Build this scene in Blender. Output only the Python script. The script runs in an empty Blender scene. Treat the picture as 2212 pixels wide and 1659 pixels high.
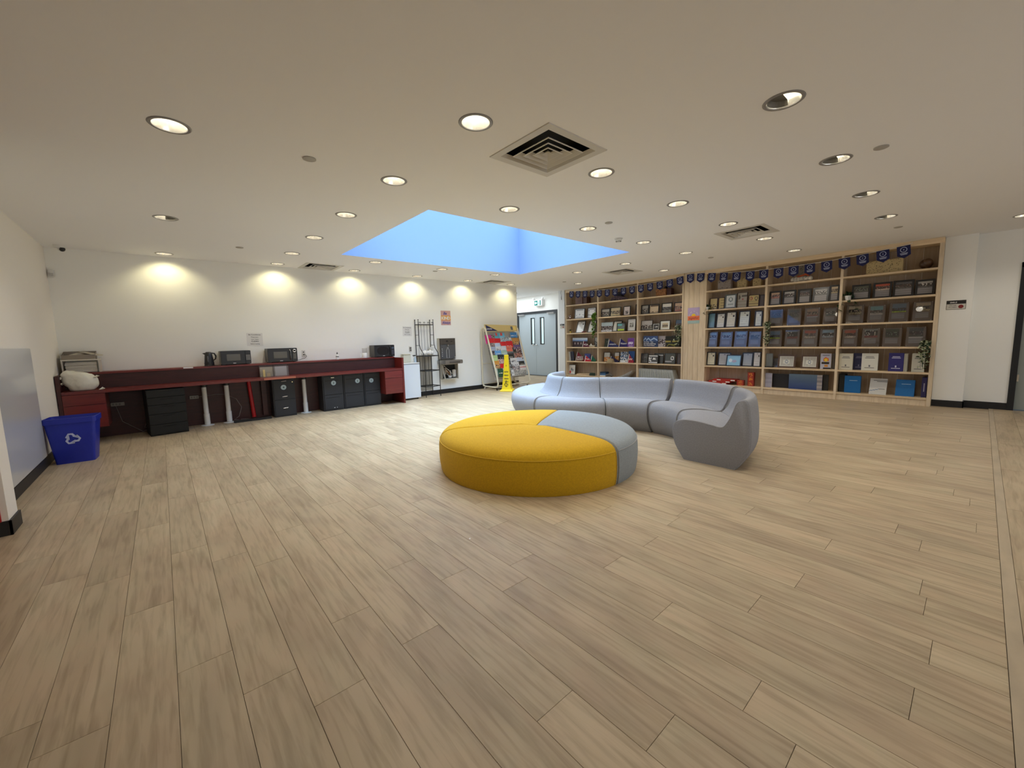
import bpy, bmesh, math, random
from mathutils import Vector, Matrix, Euler
from mathutils.geometry import delaunay_2d_cdt
import numpy as np
R = random.Random(7)
C = bpy.context.scene.collection
SC = bpy.context.scene
rad = math.radians
PI = math.pi
# ------------------------------------------------------------------ camera, world, exposure
CZ, CEIL, WY, BX = 1.2263, 2.5663, 8.063, 8.959
cam_d = bpy.data.cameras.new('camera'); cam = bpy.data.objects.new('camera', cam_d); C.objects.link(cam)
SC.camera = cam
cam_d.sensor_width = 36; cam_d.sensor_fit = 'HORIZONTAL'
cam_d.lens = 36*872.75/2212
cam_d.clip_start = .02; cam_d.clip_end = 100
_p, _r, _y = rad(6.4509), rad(-1.4939), rad(40.7732)
_f = Vector((math.sin(_y)*math.cos(_p), math.cos(_y)*math.cos(_p), -math.sin(_p)))
_rt = Vector((math.cos(_y), -math.sin(_y), 0)); _u = _rt.cross(_f)
_r2 = _rt*math.cos(_r)+_u*math.sin(_r); _u2 = -_rt*math.sin(_r)+_u*math.cos(_r)
cam.matrix_world = Matrix(((_r2.x, _u2.x, -_f.x, 0), (_r2.y, _u2.y, -_f.y, 0), (_r2.z, _u2.z, -_f.z, CZ), (0, 0, 0, 1)))
w = bpy.data.worlds.new('sky'); SC.world = w; w.use_nodes = True
w.node_tree.nodes['Background'].inputs[0].default_value = (.50, .74, 1, 1)
w.node_tree.nodes['Background'].inputs[1].default_value = 1.0
SC.view_settings.view_transform = 'Standard'; SC.view_settings.look = 'None'
SC.view_settings.gamma = 1; SC.view_settings.use_curve_mapping = False
SC.view_settings.exposure = 0.08
SC.cycles.diffuse_bounces = 6; SC.cycles.max_bounces = 10; SC.cycles.glossy_bounces = 4
SC.cycles.use_denoising = True; SC.cycles.sample_clamp_indirect = 6
SPOT_W, SPOT_COL = 18.0, (1.0, .93, .80)
SKY_W, SKY_COL = 190.0, (.36, .66, 1.0)
SKY = (2.222, 5.900, 3.824, 6.501)   # skylight opening x0,x1,y0,y1
def area(name, loc, rot, sx, sy, W, col, spread=PI):
    l = bpy.data.lights.new(name, 'AREA'); l.spread = spread; l.shape = 'RECTANGLE'; l.size = sx; l.size_y = sy; l.energy = W; l.color = col
    o = bpy.data.objects.new(name, l); C.objects.link(o); o.location = loc; o.rotation_euler = rot; return o
area('sky_light', ((SKY[0]+SKY[1])/2, (SKY[2]+SKY[3])/2, CEIL+1.46), (0, 0, 0), 3.66, 2.66, SKY_W, (.60, .80, 1.0), rad(105))
area('rear_fill_light', (3.6, -3.9, 1.5), (rad(90), 0, 0), 6.0, 1.8, 42, (.82, .90, 1.0))  # unseen area lamp added as general fill from behind the viewpoint
area('corridor_fill_light', (8.2, 9.7, CEIL-.02), (0, 0, 0), 1.6, 1.8, 32, (.86, .94, 1.0))  # unseen area lamp added to brighten the corridor and double doors

# ------------------------------------------------------------------ materials
MATS = {}
def nodes(m): return m.node_tree.nodes, m.node_tree.links
def mat(name, col, rough=.5, metal=0, **k):
    if name in MATS: return MATS[name]
    m = bpy.data.materials.new(name); m.use_nodes = True; N, L = nodes(m); b = N['Principled BSDF']
    b.inputs['Base Color'].default_value = (*col, 1); b.inputs['Roughness'].default_value = rough; b.inputs['Metallic'].default_value = metal
    if 'emit' in k:
        b.inputs['Emission Color'].default_value = (*k.get('ecol', col), 1); b.inputs['Emission Strength'].default_value = k['emit']
    if 'trans' in k: b.inputs['Transmission Weight'].default_value = k['trans']; b.inputs['IOR'].default_value = 1.3
    if 'coat' in k: b.inputs['Coat Weight'].default_value = k['coat']; b.inputs['Coat Roughness'].default_value = k.get('coatr', .05)
    if 'alpha' in k: b.inputs['Alpha'].default_value = k['alpha']
    if 'sheen' in k: b.inputs['Sheen Weight'].default_value = k['sheen']
    nz = k.get('noise')   # (scale, amount, (sx,sy,sz)) colour mottling;  bump=(scale,strength)
    if nz or 'bump' in k:
        tc = N.new('ShaderNodeTexCoord')
    if nz:
        mp = N.new('ShaderNodeMapping'); mp.inputs['Scale'].default_value = nz[2] if len(nz) > 2 else (1, 1, 1)
        t = N.new('ShaderNodeTexNoise'); t.inputs['Scale'].default_value = nz[0]; t.inputs['Detail'].default_value = 5
        mr = N.new('ShaderNodeMapRange'); mr.inputs['From Min'].default_value = .3; mr.inputs['From Max'].default_value = .7
        mr.inputs['To Min'].default_value = 1-nz[1]; mr.inputs['To Max'].default_value = 1+nz[1]
        hs = N.new('ShaderNodeHueSaturation'); hs.inputs['Color'].default_value = (*col, 1)
        L.new(tc.outputs['Object'], mp.inputs[0]); L.new(mp.outputs[0], t.inputs[0]); L.new(t.outputs[0], mr.inputs[0])
        L.new(mr.outputs[0], hs.inputs['Value']); L.new(hs.outputs[0], b.inputs['Base Color'])
    if 'bump' in k:
        t2 = N.new('ShaderNodeTexNoise'); t2.inputs['Scale'].default_value = k['bump'][0]; t2.inputs['Detail'].default_value = 3
        bp = N.new('ShaderNodeBump'); bp.inputs['Strength'].default_value = k['bump'][1]; bp.inputs['Distance'].default_value = .002
        L.new(tc.outputs['Object'], t2.inputs[0]); L.new(t2.outputs[0], bp.inputs['Height']); L.new(bp.outputs[0], b.inputs['Normal'])
    MATS[name] = m; return m
def attr_mat(name, rough, coat=0):
    m = mat(name, (1, 1, 1), rough); N, L = nodes(m); a = N.new('ShaderNodeAttribute'); a.attribute_name = 'Col'
    L.new(a.outputs['Color'], N['Principled BSDF'].inputs['Base Color'])
    N['Principled BSDF'].inputs['Coat Weight'].default_value = coat; N['Principled BSDF'].inputs['Coat Roughness'].default_value = .03
    return m
PRINT = attr_mat('printed_paper', .6); PGLOSS = attr_mat('printed_behind_glass', .35, 1.0)
def wood(name, col, dark, stretch, rough=.45, sc=9, coat=0):
    m = bpy.data.materials.new(name); m.use_nodes = True; N, L = nodes(m); b = N['Principled BSDF']
    tc = N.new('ShaderNodeTexCoord'); oi = N.new('ShaderNodeObjectInfo'); mp = N.new('ShaderNodeMapping'); mp.inputs['Scale'].default_value = stretch
    cb = N.new('ShaderNodeCombineXYZ'); mu = N.new('ShaderNodeMath'); mu.operation = 'MULTIPLY'; mu.inputs[1].default_value = 37
    L.new(oi.outputs['Random'], mu.inputs[0]); L.new(mu.outputs[0], cb.inputs[0]); L.new(mu.outputs[0], cb.inputs[1])
    L.new(cb.outputs[0], mp.inputs['Location']); L.new(tc.outputs['Object'], mp.inputs[0])
    t = N.new('ShaderNodeTexNoise'); t.inputs['Scale'].default_value = sc; t.inputs['Detail'].default_value = 6; t.inputs['Distortion'].default_value = .6
    cr = N.new('ShaderNodeValToRGB'); cr.color_ramp.elements[0].position = .32; cr.color_ramp.elements[1].position = .62
    cr.color_ramp.elements[0].color = (*dark, 1); cr.color_ramp.elements[1].color = (*col, 1)
    L.new(mp.outputs[0], t.inputs[0]); L.new(t.outputs[0], cr.inputs[0])
    hs = N.new('ShaderNodeHueSaturation'); mr = N.new('ShaderNodeMapRange'); mr.inputs['To Min'].default_value = .9; mr.inputs['To Max'].default_value = 1.08
    L.new(oi.outputs['Random'], mr.inputs[0]); L.new(mr.outputs[0], hs.inputs['Value']); L.new(cr.outputs[0], hs.inputs['Color']); L.new(hs.outputs[0], b.inputs['Base Color'])
    b.inputs['Roughness'].default_value = rough; b.inputs['Coat Weight'].default_value = coat; b.inputs['Coat Roughness'].default_value = .25
    return m
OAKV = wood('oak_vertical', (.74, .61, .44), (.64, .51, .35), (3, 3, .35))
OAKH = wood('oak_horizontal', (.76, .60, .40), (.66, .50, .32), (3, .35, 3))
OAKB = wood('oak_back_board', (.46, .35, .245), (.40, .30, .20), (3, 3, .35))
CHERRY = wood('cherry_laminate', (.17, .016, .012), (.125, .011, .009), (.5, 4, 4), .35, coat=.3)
CHERRY_SHADE = wood('shaded_cherry_laminate', (.055, .011, .011), (.038, .008, .008), (.5, 4, 4), .45)  # cherry as it looks in shade, the darkness put into its colour
WALNUT = wood('walnut_plaque', (.12, .07, .045), (.085, .05, .032), (1, 4, 4), .3)
def floor_mat():
    m = bpy.data.materials.new('vinyl_oak_plank'); m.use_nodes = True; N, L = nodes(m); b = N['Principled BSDF']
    tc = N.new('ShaderNodeTexCoord'); oi = N.new('ShaderNodeObjectInfo'); at = N.new('ShaderNodeAttribute'); at.attribute_name = 'rnd'
    ad = N.new('ShaderNodeMath'); ad.operation = 'ADD'; fr = N.new('ShaderNodeMath'); fr.operation = 'FRACT'
    L.new(oi.outputs['Random'], ad.inputs[0]); L.new(at.outputs['Fac'], ad.inputs[1]); L.new(ad.outputs[0], fr.inputs[0])
    mu = N.new('ShaderNodeMath'); mu.operation = 'MULTIPLY'; mu.inputs[1].default_value = 91; L.new(fr.outputs[0], mu.inputs[0])
    cb = N.new('ShaderNodeCombineXYZ'); L.new(mu.outputs[0], cb.inputs[0]); L.new(mu.outputs[0], cb.inputs[1]); L.new(mu.outputs[0], cb.inputs[2])
    va = N.new('ShaderNodeVectorMath'); va.operation = 'ADD'; L.new(tc.outputs['Object'], va.inputs[0]); L.new(cb.outputs[0], va.inputs[1])
    def noise(scale, st, det, dist=0):
        mp = N.new('ShaderNodeMapping'); mp.inputs['Scale'].default_value = st; L.new(va.outputs[0], mp.inputs[0])
        t = N.new('ShaderNodeTexNoise'); t.inputs['Scale'].default_value = scale; t.inputs['Detail'].default_value = det; t.inputs['Distortion'].default_value = dist
        L.new(mp.outputs[0], t.inputs[0]); return t
    big = noise(2.4, (1.6, .55, 1), 3, .8); fine = noise(22, (2.2, .16, 1), 6, .5); cloud = noise(5, (1, .5, 1), 4, 1.2)
    cr = N.new('ShaderNodeValToRGB'); e = cr.color_ramp.elements
    e[0].position = .28; e[0].color = (.365, .285, .200, 1); e[1].position = .70; e[1].color = (.50, .408, .290, 1)
    k = e.new(.5); k.color = (.445, .356, .248, 1)
    L.new(big.outputs[0], cr.inputs[0])
    cr2 = N.new('ShaderNodeValToRGB'); e = cr2.color_ramp.elements; e[0].position = .30; e[0].color = (.70, .67, .62, 1); e[1].position = .56; e[1].color = (1.06, 1.05, 1.04, 1)
    L.new(fine.outputs[0], cr2.inputs[0])
    mx = N.new('ShaderNodeMix'); mx.data_type = 'RGBA'; mx.blend_type = 'MULTIPLY'; mx.inputs['Factor'].default_value = .75
    L.new(cr.outputs[0], mx.inputs['A']); L.new(cr2.outputs[0], mx.inputs['B'])
    cr3 = N.new('ShaderNodeValToRGB'); e = cr3.color_ramp.elements; e[0].position = .35; e[0].color = (1.02, .985, .96, 1); e[1].position = .65; e[1].color = (.99, 1.01, .98, 1)
    L.new(cloud.outputs[0], cr3.inputs[0])
    m2 = N.new('ShaderNodeMix'); m2.data_type = 'RGBA'; m2.blend_type = 'MULTIPLY'; m2.inputs['Factor'].default_value = 1
    L.new(mx.outputs['Result'], m2.inputs['A']); L.new(cr3.outputs[0], m2.inputs['B'])
    hs = N.new('ShaderNodeHueSaturation'); mr = N.new('ShaderNodeMapRange'); mr.inputs['To Min'].default_value = .93; mr.inputs['To Max'].default_value = 1.06
    L.new(fr.outputs[0], mr.inputs[0]); L.new(mr.outputs[0], hs.inputs['Value']); L.new(m2.outputs['Result'], hs.inputs['Color'])
    L.new(hs.outputs[0], b.inputs['Base Color']); b.inputs['Roughness'].default_value = .42
    b.inputs['Specular IOR Level'].default_value = .35
    bp = N.new('ShaderNodeBump'); bp.inputs['Strength'].default_value = .15; bp.inputs['Distance'].default_value = .001
    L.new(fine.outputs[0], bp.inputs['Height']); L.new(bp.outputs[0], b.inputs['Normal'])
    return m
FLOOR = floor_mat()
WALL = mat('white_wall_paint', (.90, .90, .87), .6, bump=(120, .12))
WALLL = mat('cream_wall_paint', (.90, .86, .80), .6, bump=(120, .12))
CEILM = mat('ceiling_paint', (.88, .88, .89), .8, bump=(90, .1))
BLACK = mat('black_rubber', (.012, .012, .014), .5); BLKP = mat('black_plastic', (.018, .018, .02), .3); BLKM = mat('black_metal', (.015, .014, .014), .45, .3)
CAB = mat('charcoal_steel', (.020, .022, .028), .5, noise=(60, .08)); GROOVE = mat('groove_black', (.004, .004, .005), .7)
WHITE = mat('white_plastic', (.75, .75, .74), .4); WHITEM = mat('white_enamel', (.72, .76, .80), .3)
CHROME = mat('chrome', (.75, .75, .75), .18, 1); STEEL = mat('brushed_steel', (.36, .34, .32), .35, .85, noise=(8, .1, (1, 1, 8)))
DOORM = mat('grey_door_paint', (.40, .46, .50), .45); FRAMEK = mat('black_door_frame', (.012, .014, .018), .4)
TRIMW = mat('white_trim', (.72, .70, .66), .5); VENTW = mat('vent_white', (.62, .60, .56), .5); DARK = mat('dark_void', (.012, .012, .011), .9)
PAPER = mat('paper', (.80, .79, .77), .7); INK = mat('ink', (.02, .02, .025), .6); CREAM = mat('cream_tube', (.66, .60, .46), .4)
YELLOW = mat('yellow_plastic', (.80, .58, .01), .38); BLUE = mat('blue_plastic', (.012, .025, .36), .38, noise=(3, .1)); RED = mat('red_paint', (.45, .01, .015), .35)
NAVY = mat('navy_fabric', (.011, .015, .085), .85); SILK = mat('white_print', (.45, .50, .68), .7); CORD = mat('white_cord', (.75, .72, .68), .6)
GLASS = mat('clear_acrylic', (.9, .9, .9), .05, trans=.9, alpha=.35); LEAF = mat('bright_ivy_leaf', (.10, .22, .02), .5, noise=(30, .4)); LEAFD = mat('dark_leaf', (.012, .045, .014), .45, noise=(30, .4))
LEAFV = mat('variegated_leaf', (.50, .55, .36), .5); KRAFT = mat('kraft_paper', (.50, .38, .19), .75)
FAB = lambda n, c: mat(n, c, .95, noise=(90, .10), bump=(420, .6), sheen=.05)
FABG = FAB('grey_upholstery', (.265, .27, .30)); FABY = FAB('yellow_upholstery', (.58, .34, .003)); FABB = FAB('blue_grey_upholstery', (.27, .305, .335))
PIPE = mat('grey_piping', (.33, .33, .34), .85); PIPEY = mat('yellow_piping', (.66, .42, .03), .85)
LAMP = mat('lamp_glow', (1, 1, 1), .5, emit=45, ecol=(1, .91, .70)); REFL = mat('lamp_reflector', (.85, .83, .78), .22, .85)

# ------------------------------------------------------------------ mesh helpers
class MB:
    def __init__(s): s.v = []; s.f = []; s.c = []
    def add(s, vs, fs):
        n = len(s.v); s.v += [tuple(v) for v in vs]; s.f += [tuple(i+n for i in f) for f in fs]; return s
    def box(s, x0, x1, y0, y1, z0, z1):
        return s.add([(x0, y0, z0), (x1, y0, z0), (x1, y1, z0), (x0, y1, z0), (x0, y0, z1), (x1, y0, z1), (x1, y1, z1), (x0, y1, z1)],
                     [(0, 3, 2, 1), (4, 5, 6, 7), (0, 1, 5, 4), (1, 2, 6, 5), (2, 3, 7, 6), (3, 0, 4, 7)])
    def quad(s, a, b, c, d): return s.add([a, b, c, d], [(0, 1, 2, 3)])
    def tube(s, pts, r, n=8, cap=True, closed=False):
        pts = [Vector(p) for p in pts]; rings = []; up = None
        rs = r if isinstance(r, (list, tuple)) else [r]*len(pts)
        for i, p in enumerate(pts):
            if closed: t = (pts[(i+1) % len(pts)]-pts[i-1])
            else: t = (pts[min(i+1, len(pts)-1)]-pts[max(i-1, 0)])
            t.normalize()
            if up is None: up = Vector((0, 0, 1)) if abs(t.z) < .9 else Vector((1, 0, 0))
            a = t.cross(up)
            if a.length < 1e-5: a = t.orthogonal()
            a.normalize(); bb = a.cross(t).normalized(); up = bb
            rings.append([p+(a*math.cos(2*PI*k/n)+bb*math.sin(2*PI*k/n))*rs[i] for k in range(n)])
        vs = [v for g in rings for v in g]; fs = []
        m = len(rings)
        for i in range(m if closed else m-1):
            j = (i+1) % m
            for k in range(n): fs.append((i*n+k, i*n+(k+1) % n, j*n+(k+1) % n, j*n+k))
        if cap and not closed: fs += [tuple(range(n)), tuple(reversed(range((m-1)*n, m*n)))]
        return s.add(vs, [tuple(reversed(f)) for f in fs])
    def lathe(s, prof, n=24, o=(0, 0, 0), cap=False):
        vs = [(o[0]+r*math.cos(2*PI*k/n), o[1]+r*math.sin(2*PI*k/n), o[2]+z) for r, z in prof for k in range(n)]
        fs = [(i*n+k, i*n+(k+1) % n, (i+1)*n+(k+1) % n, (i+1)*n+k) for i in range(len(prof)-1) for k in range(n)]
        if cap: fs += [tuple(reversed(range(n))), tuple(range((len(prof)-1)*n, len(prof)*n))]
        return s.add(vs, fs)
    def ball(s, o, r, n=10, m=6, sz=1):
        return s.lathe([(max(1e-4, r*math.sin(PI*i/m)), -r*sz*math.cos(PI*i/m)) for i in range(m+1)], n, o)
    def prism(s, poly, y0, y1):   # poly in xz, extruded along y
        n = len(poly)
        return s.add([(x, y0, z) for x, z in poly]+[(x, y1, z) for x, z in poly],
                     [tuple(range(n)), tuple(reversed(range(n, 2*n)))]+[(i, i+n, (i+1) % n+n, (i+1) % n) for i in range(n)])
def obj(name, mb, m, parent=None, smooth=False, bevel=0, sharp=None, loc=None, rot=None, kind=None, label=None):
    me = bpy.data.meshes.new(name); me.from_pydata(mb.v, [], mb.f)
    if mb.c:
        a = me.color_attributes.new('Col', 'FLOAT_COLOR', 'CORNER'); arr = []
        for f, c in zip(mb.f, mb.c): arr += [*c, 1]*len(f)
        a.data.foreach_set('color', arr)
    me.materials.append(m)
    if bevel or not mb.c:
        b = bmesh.new(); b.from_mesh(me)
        if not mb.c: bmesh.ops.recalc_face_normals(b, faces=b.faces)
        if bevel: bmesh.ops.bevel(b, geom=[e for e in b.edges if len(e.link_faces) == 2 and e.calc_face_angle(0) > .5], offset=bevel, segments=2, affect='EDGES', clamp_overlap=True)
        b.to_mesh(me); b.free()
    if smooth:
        me.polygons.foreach_set('use_smooth', [True]*len(me.polygons)); me.set_sharp_from_angle(angle=sharp or rad(35))
    o = bpy.data.objects.new(name, me); C.objects.link(o)
    if parent: o.parent = parent
    if loc: o.location = loc
    if rot: o.rotation_euler = rot
    if kind: o['kind'] = kind
    if label: o['label'] = label
    return o
def tag(o, label, cat, group=None):
    o['label'] = label; o['category'] = cat
    if group: o['group'] = group
    return o
def thing(name, label, cat, loc=(0, 0, 0), rot=(0, 0, 0), group=None):
    o = bpy.data.objects.new(name, None); C.objects.link(o); o.location = loc; o.rotation_euler = rot; o.empty_display_size = .05
    return tag(o, label, cat, group)
def struct(name, mb, m, parent=None, **k):
    o = obj(name, mb, m, parent, **k)
    if not parent: o['kind'] = 'structure'
    return o
def sroot(name, loc=(0, 0, 0), rot=(0, 0, 0)):
    o = bpy.data.objects.new(name, None); C.objects.link(o); o.location = loc; o.rotation_euler = rot; o['kind'] = 'structure'; return o
def raster(name, x0, z0, wd, ht, y, fn, parent, nx=18, nz=18, m=None, seed=0):
    mb = MB(); rr = random.Random(seed or hash(name) % 999)
    for j in range(nz+1):
        for i in range(nx+1): mb.v.append((x0+wd*i/nx, y, z0+ht*j/nz))
    for j in range(nz):
        for i in range(nx):
            a = j*(nx+1)+i; mb.f.append((a, a+1, a+nx+2, a+nx+1)); mb.c.append(fn((i+.5)/nx, (j+.5)/nz, rr))
    return obj(name, mb, m or PRINT, parent)
TXT = {}
def text(s, x, z, y, size, m, parent, align='CENTER', ext=0, name='lettering', shear=0, width=None, bold=0):
    key = (s, align, shear, bold)
    if key not in TXT:
        c = bpy.data.curves.new('t', 'FONT'); c.body = s; c.size = 1; c.align_x = align; c.shear = shear; c.resolution_u = 2; c.offset = bold
        o = bpy.data.objects.new('t', c); C.objects.link(o)
        dg = bpy.context.evaluated_depsgraph_get(); me = bpy.data.meshes.new_from_object(o.evaluated_get(dg))
        TXT[key] = ([tuple(v.co) for v in me.vertices], [tuple(p.vertices) for p in me.polygons])
        bpy.data.objects.remove(o); bpy.data.curves.remove(c); bpy.data.meshes.remove(me)
    vs, fs = TXT[key]; sx = 1
    if width and vs:
        wd = max(v[0] for v in vs)-min(v[0] for v in vs); sx = width/(wd*size)
    mb = MB(); mb.add([(x+v[0]*size*sx, y, z+v[1]*size) for v in vs], fs)
    return obj(name, mb, m, parent)
def lin(r, g, b):
    f = lambda c: (c/255/12.92) if c <= 10 else ((c/255+.055)/1.055)**2.4
    return (f(r), f(g), f(b))

# ------------------------------------------------------------------ room shell
LX = [None, .168, 1.613, 2.890, 4.185, 5.467, 6.762, 8.175]   # light rows, index 1 = row -1
LY = [.851, 2.151, 3.320, 4.482, 5.650, 6.805, 7.791]
LIGHTS = [(1, 2), (1, 4), (1, 6), (2, 1), (2, 2), (2, 3), (2, 4), (2, 5), (2, 6), (3, 0), (3, 1), (3, 2), (3, 5), (3, 6), (4, 0), (4, 1), (4, 2), (4, 5), (4, 6),
          (5, 0), (5, 1), (5, 2), (5, 5), (5, 6), (6, 0), (6, 1), (6, 2), (6, 3), (6, 4), (6, 6), (7, 1), (7, 3), (7, 5)]
LP = [(LX[a], LY[b], a, b) for a, b in LIGHTS]+[(8.175, -.26, 7, -1), (2.89, -.31, 3, -2), (.168, -1.5, 1, -3), (4.185, -1.5, 4, -4), (6.762, -1.5, 6, -5)]  # the last three are unseen, added to light the near floor
VENTS = [(2.275, 2.17), (6.12, 2.17), (7.53, 5.07), (6.14, 7.70), (2.27, 7.71)]
def ceiling():
    X0, X1, Y0, Y1 = -3.0, 9.6, -4.05, 11.0
    vs = []; es = []
    def loop(pts):
        n = len(vs); vs.extend(Vector(p) for p in pts); es.extend((n+i, n+(i+1) % len(pts)) for i in range(len(pts)))
    loop([(X0, Y0), (X1, Y0), (X1, Y1), (X0, Y1)])
    loop([(SKY[0], SKY[2]), (SKY[1], SKY[2]), (SKY[1], SKY[3]), (SKY[0], SKY[3])])
    for x, y, a, b in LP: loop([(x+.086*math.cos(t*PI/12), y+.086*math.sin(t*PI/12)) for t in range(24)])
    for x, y in VENTS: loop([(x-.27, y-.27), (x+.27, y-.27), (x+.27, y+.27), (x-.27, y+.27)])
    V, E_, F, *_ = delaunay_2d_cdt(vs, es, [], 0, 1e-5)
    mb = MB(); fs = []
    for f in F:
        cx = sum(V[i].x for i in f)/3; cy = sum(V[i].y for i in f)/3
        if SKY[0] < cx < SKY[1] and SKY[2] < cy < SKY[3]: continue
        if any((cx-x)**2+(cy-y)**2 < .086**2 for x, y, a, b in LP): continue
        if any(abs(cx-x) < .27 and abs(cy-y) < .27 for x, y in VENTS): continue
        fs.append(tuple(f))
    mb.add([(v.x, v.y, CEIL) for v in V], fs)
    c = struct('ceiling', mb, CEILM)
    s = MB(); x0, x1, y0, y1 = SKY; h = CEIL+1.5
    s.quad((x0, y0, CEIL), (x1, y0, CEIL), (x1, y0, h), (x0, y0, h)); s.quad((x0, y1, CEIL), (x1, y1, CEIL), (x1, y1, h), (x0, y1, h))
    s.quad((x0, y0, CEIL), (x0, y1, CEIL), (x0, y1, h), (x0, y0, h)); s.quad((x1, y0, CEIL), (x1, y1, CEIL), (x1, y1, h), (x1, y0, h))
    obj('skylight_shaft', s, mat('shaft_sky_blue', (.28, .39, .60), .8), c)  # white shaft walls with the sky's blue light put into their colour
    g = MB().box(x0-.05, x1+.05, y0-.05, y1+.05, h, h+.02)
    wn = struct('window_1', g, mat('skylight_dome', (.9, .95, 1), .5, emit=1.2, ecol=SKY_COL))
ceiling()
def walls():
    wb = struct('wall_back', MB().box(-1.15, 7.19, WY, WY+.15, 0, CEIL), WALL)
    struct('wall_corridor_side', MB().box(7.04, 7.19, WY+.15, 10.9, 0, CEIL), WALL)
    struct('wall_corridor_end', MB().box(7.0, 9.6, 10.9, 11.0, 0, CEIL), WALL)
    struct('wall_left', MB().box(-1.18, -1.03, 4.41, WY, 0, CEIL), WALLL)
    struct('wall_stub', MB().box(-3.0, -.875, 4.19, 4.41, 0, CEIL), WALLL)
    struct('wall_far_left', MB().box(-3.1, -3.0, -4.0, 4.41, 0, CEIL), WALLL)
    struct('wall_rear', MB().box(-3.1, 9.6, -4.05, -3.95, 0, CEIL), WALL)
    # right side: door wall, pilasters, wall behind the bookcase
    m = MB().box(9.25, 9.4, 10.36, 10.9, 0, CEIL); m.box(9.25, 9.4, 8.52, 10.36, 2.07, CEIL); m.box(9.25, 9.4, -.31, 8.52, 0, CEIL)
    m.box(9.25, 9.4, -1.34, -.31, 2.10, CEIL); m.box(9.25, 9.4, -4.0, -1.34, 0, CEIL)
    struct('wall_right', m, WALL)
    struct('wall_pilaster', MB().box(8.94, 9.25, 7.955, 8.18, 0, CEIL), mat('cool_white_paint', (.74, .76, .78), .6))
    struct('wall_return', MB().box(9.10, 9.25, .117, .445, 0, CEIL), WALL)
    # baseboards
    bb = lambda nm, *a: struct(nm, MB().box(*a), BLACK)
    bb('baseboard_back', 4.13, 7.19, WY-.012, WY, 0, .10)
    bb('baseboard_left', -1.03, -1.018, 4.41, 7.42, 0, .10)
    k = MB().box(-.875, -.863, 4.178, 4.422, 0, .10); k.box(-3, -.863, 4.178, 4.19, 0, .10); struct('baseboard_stub', k, BLACK)
    k = MB().box(9.088, 9.10, .105, .445, 0, .10); k.box(9.088, 9.25, .105, .117, 0, .10); k.box(9.238, 9.25, -.31, .105, 0, .10); struct('baseboard_right', k, BLACK)
    bb('baseboard_corridor', 9.238, 9.25, 8.18, 8.52, 0, .10)
walls()
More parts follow.
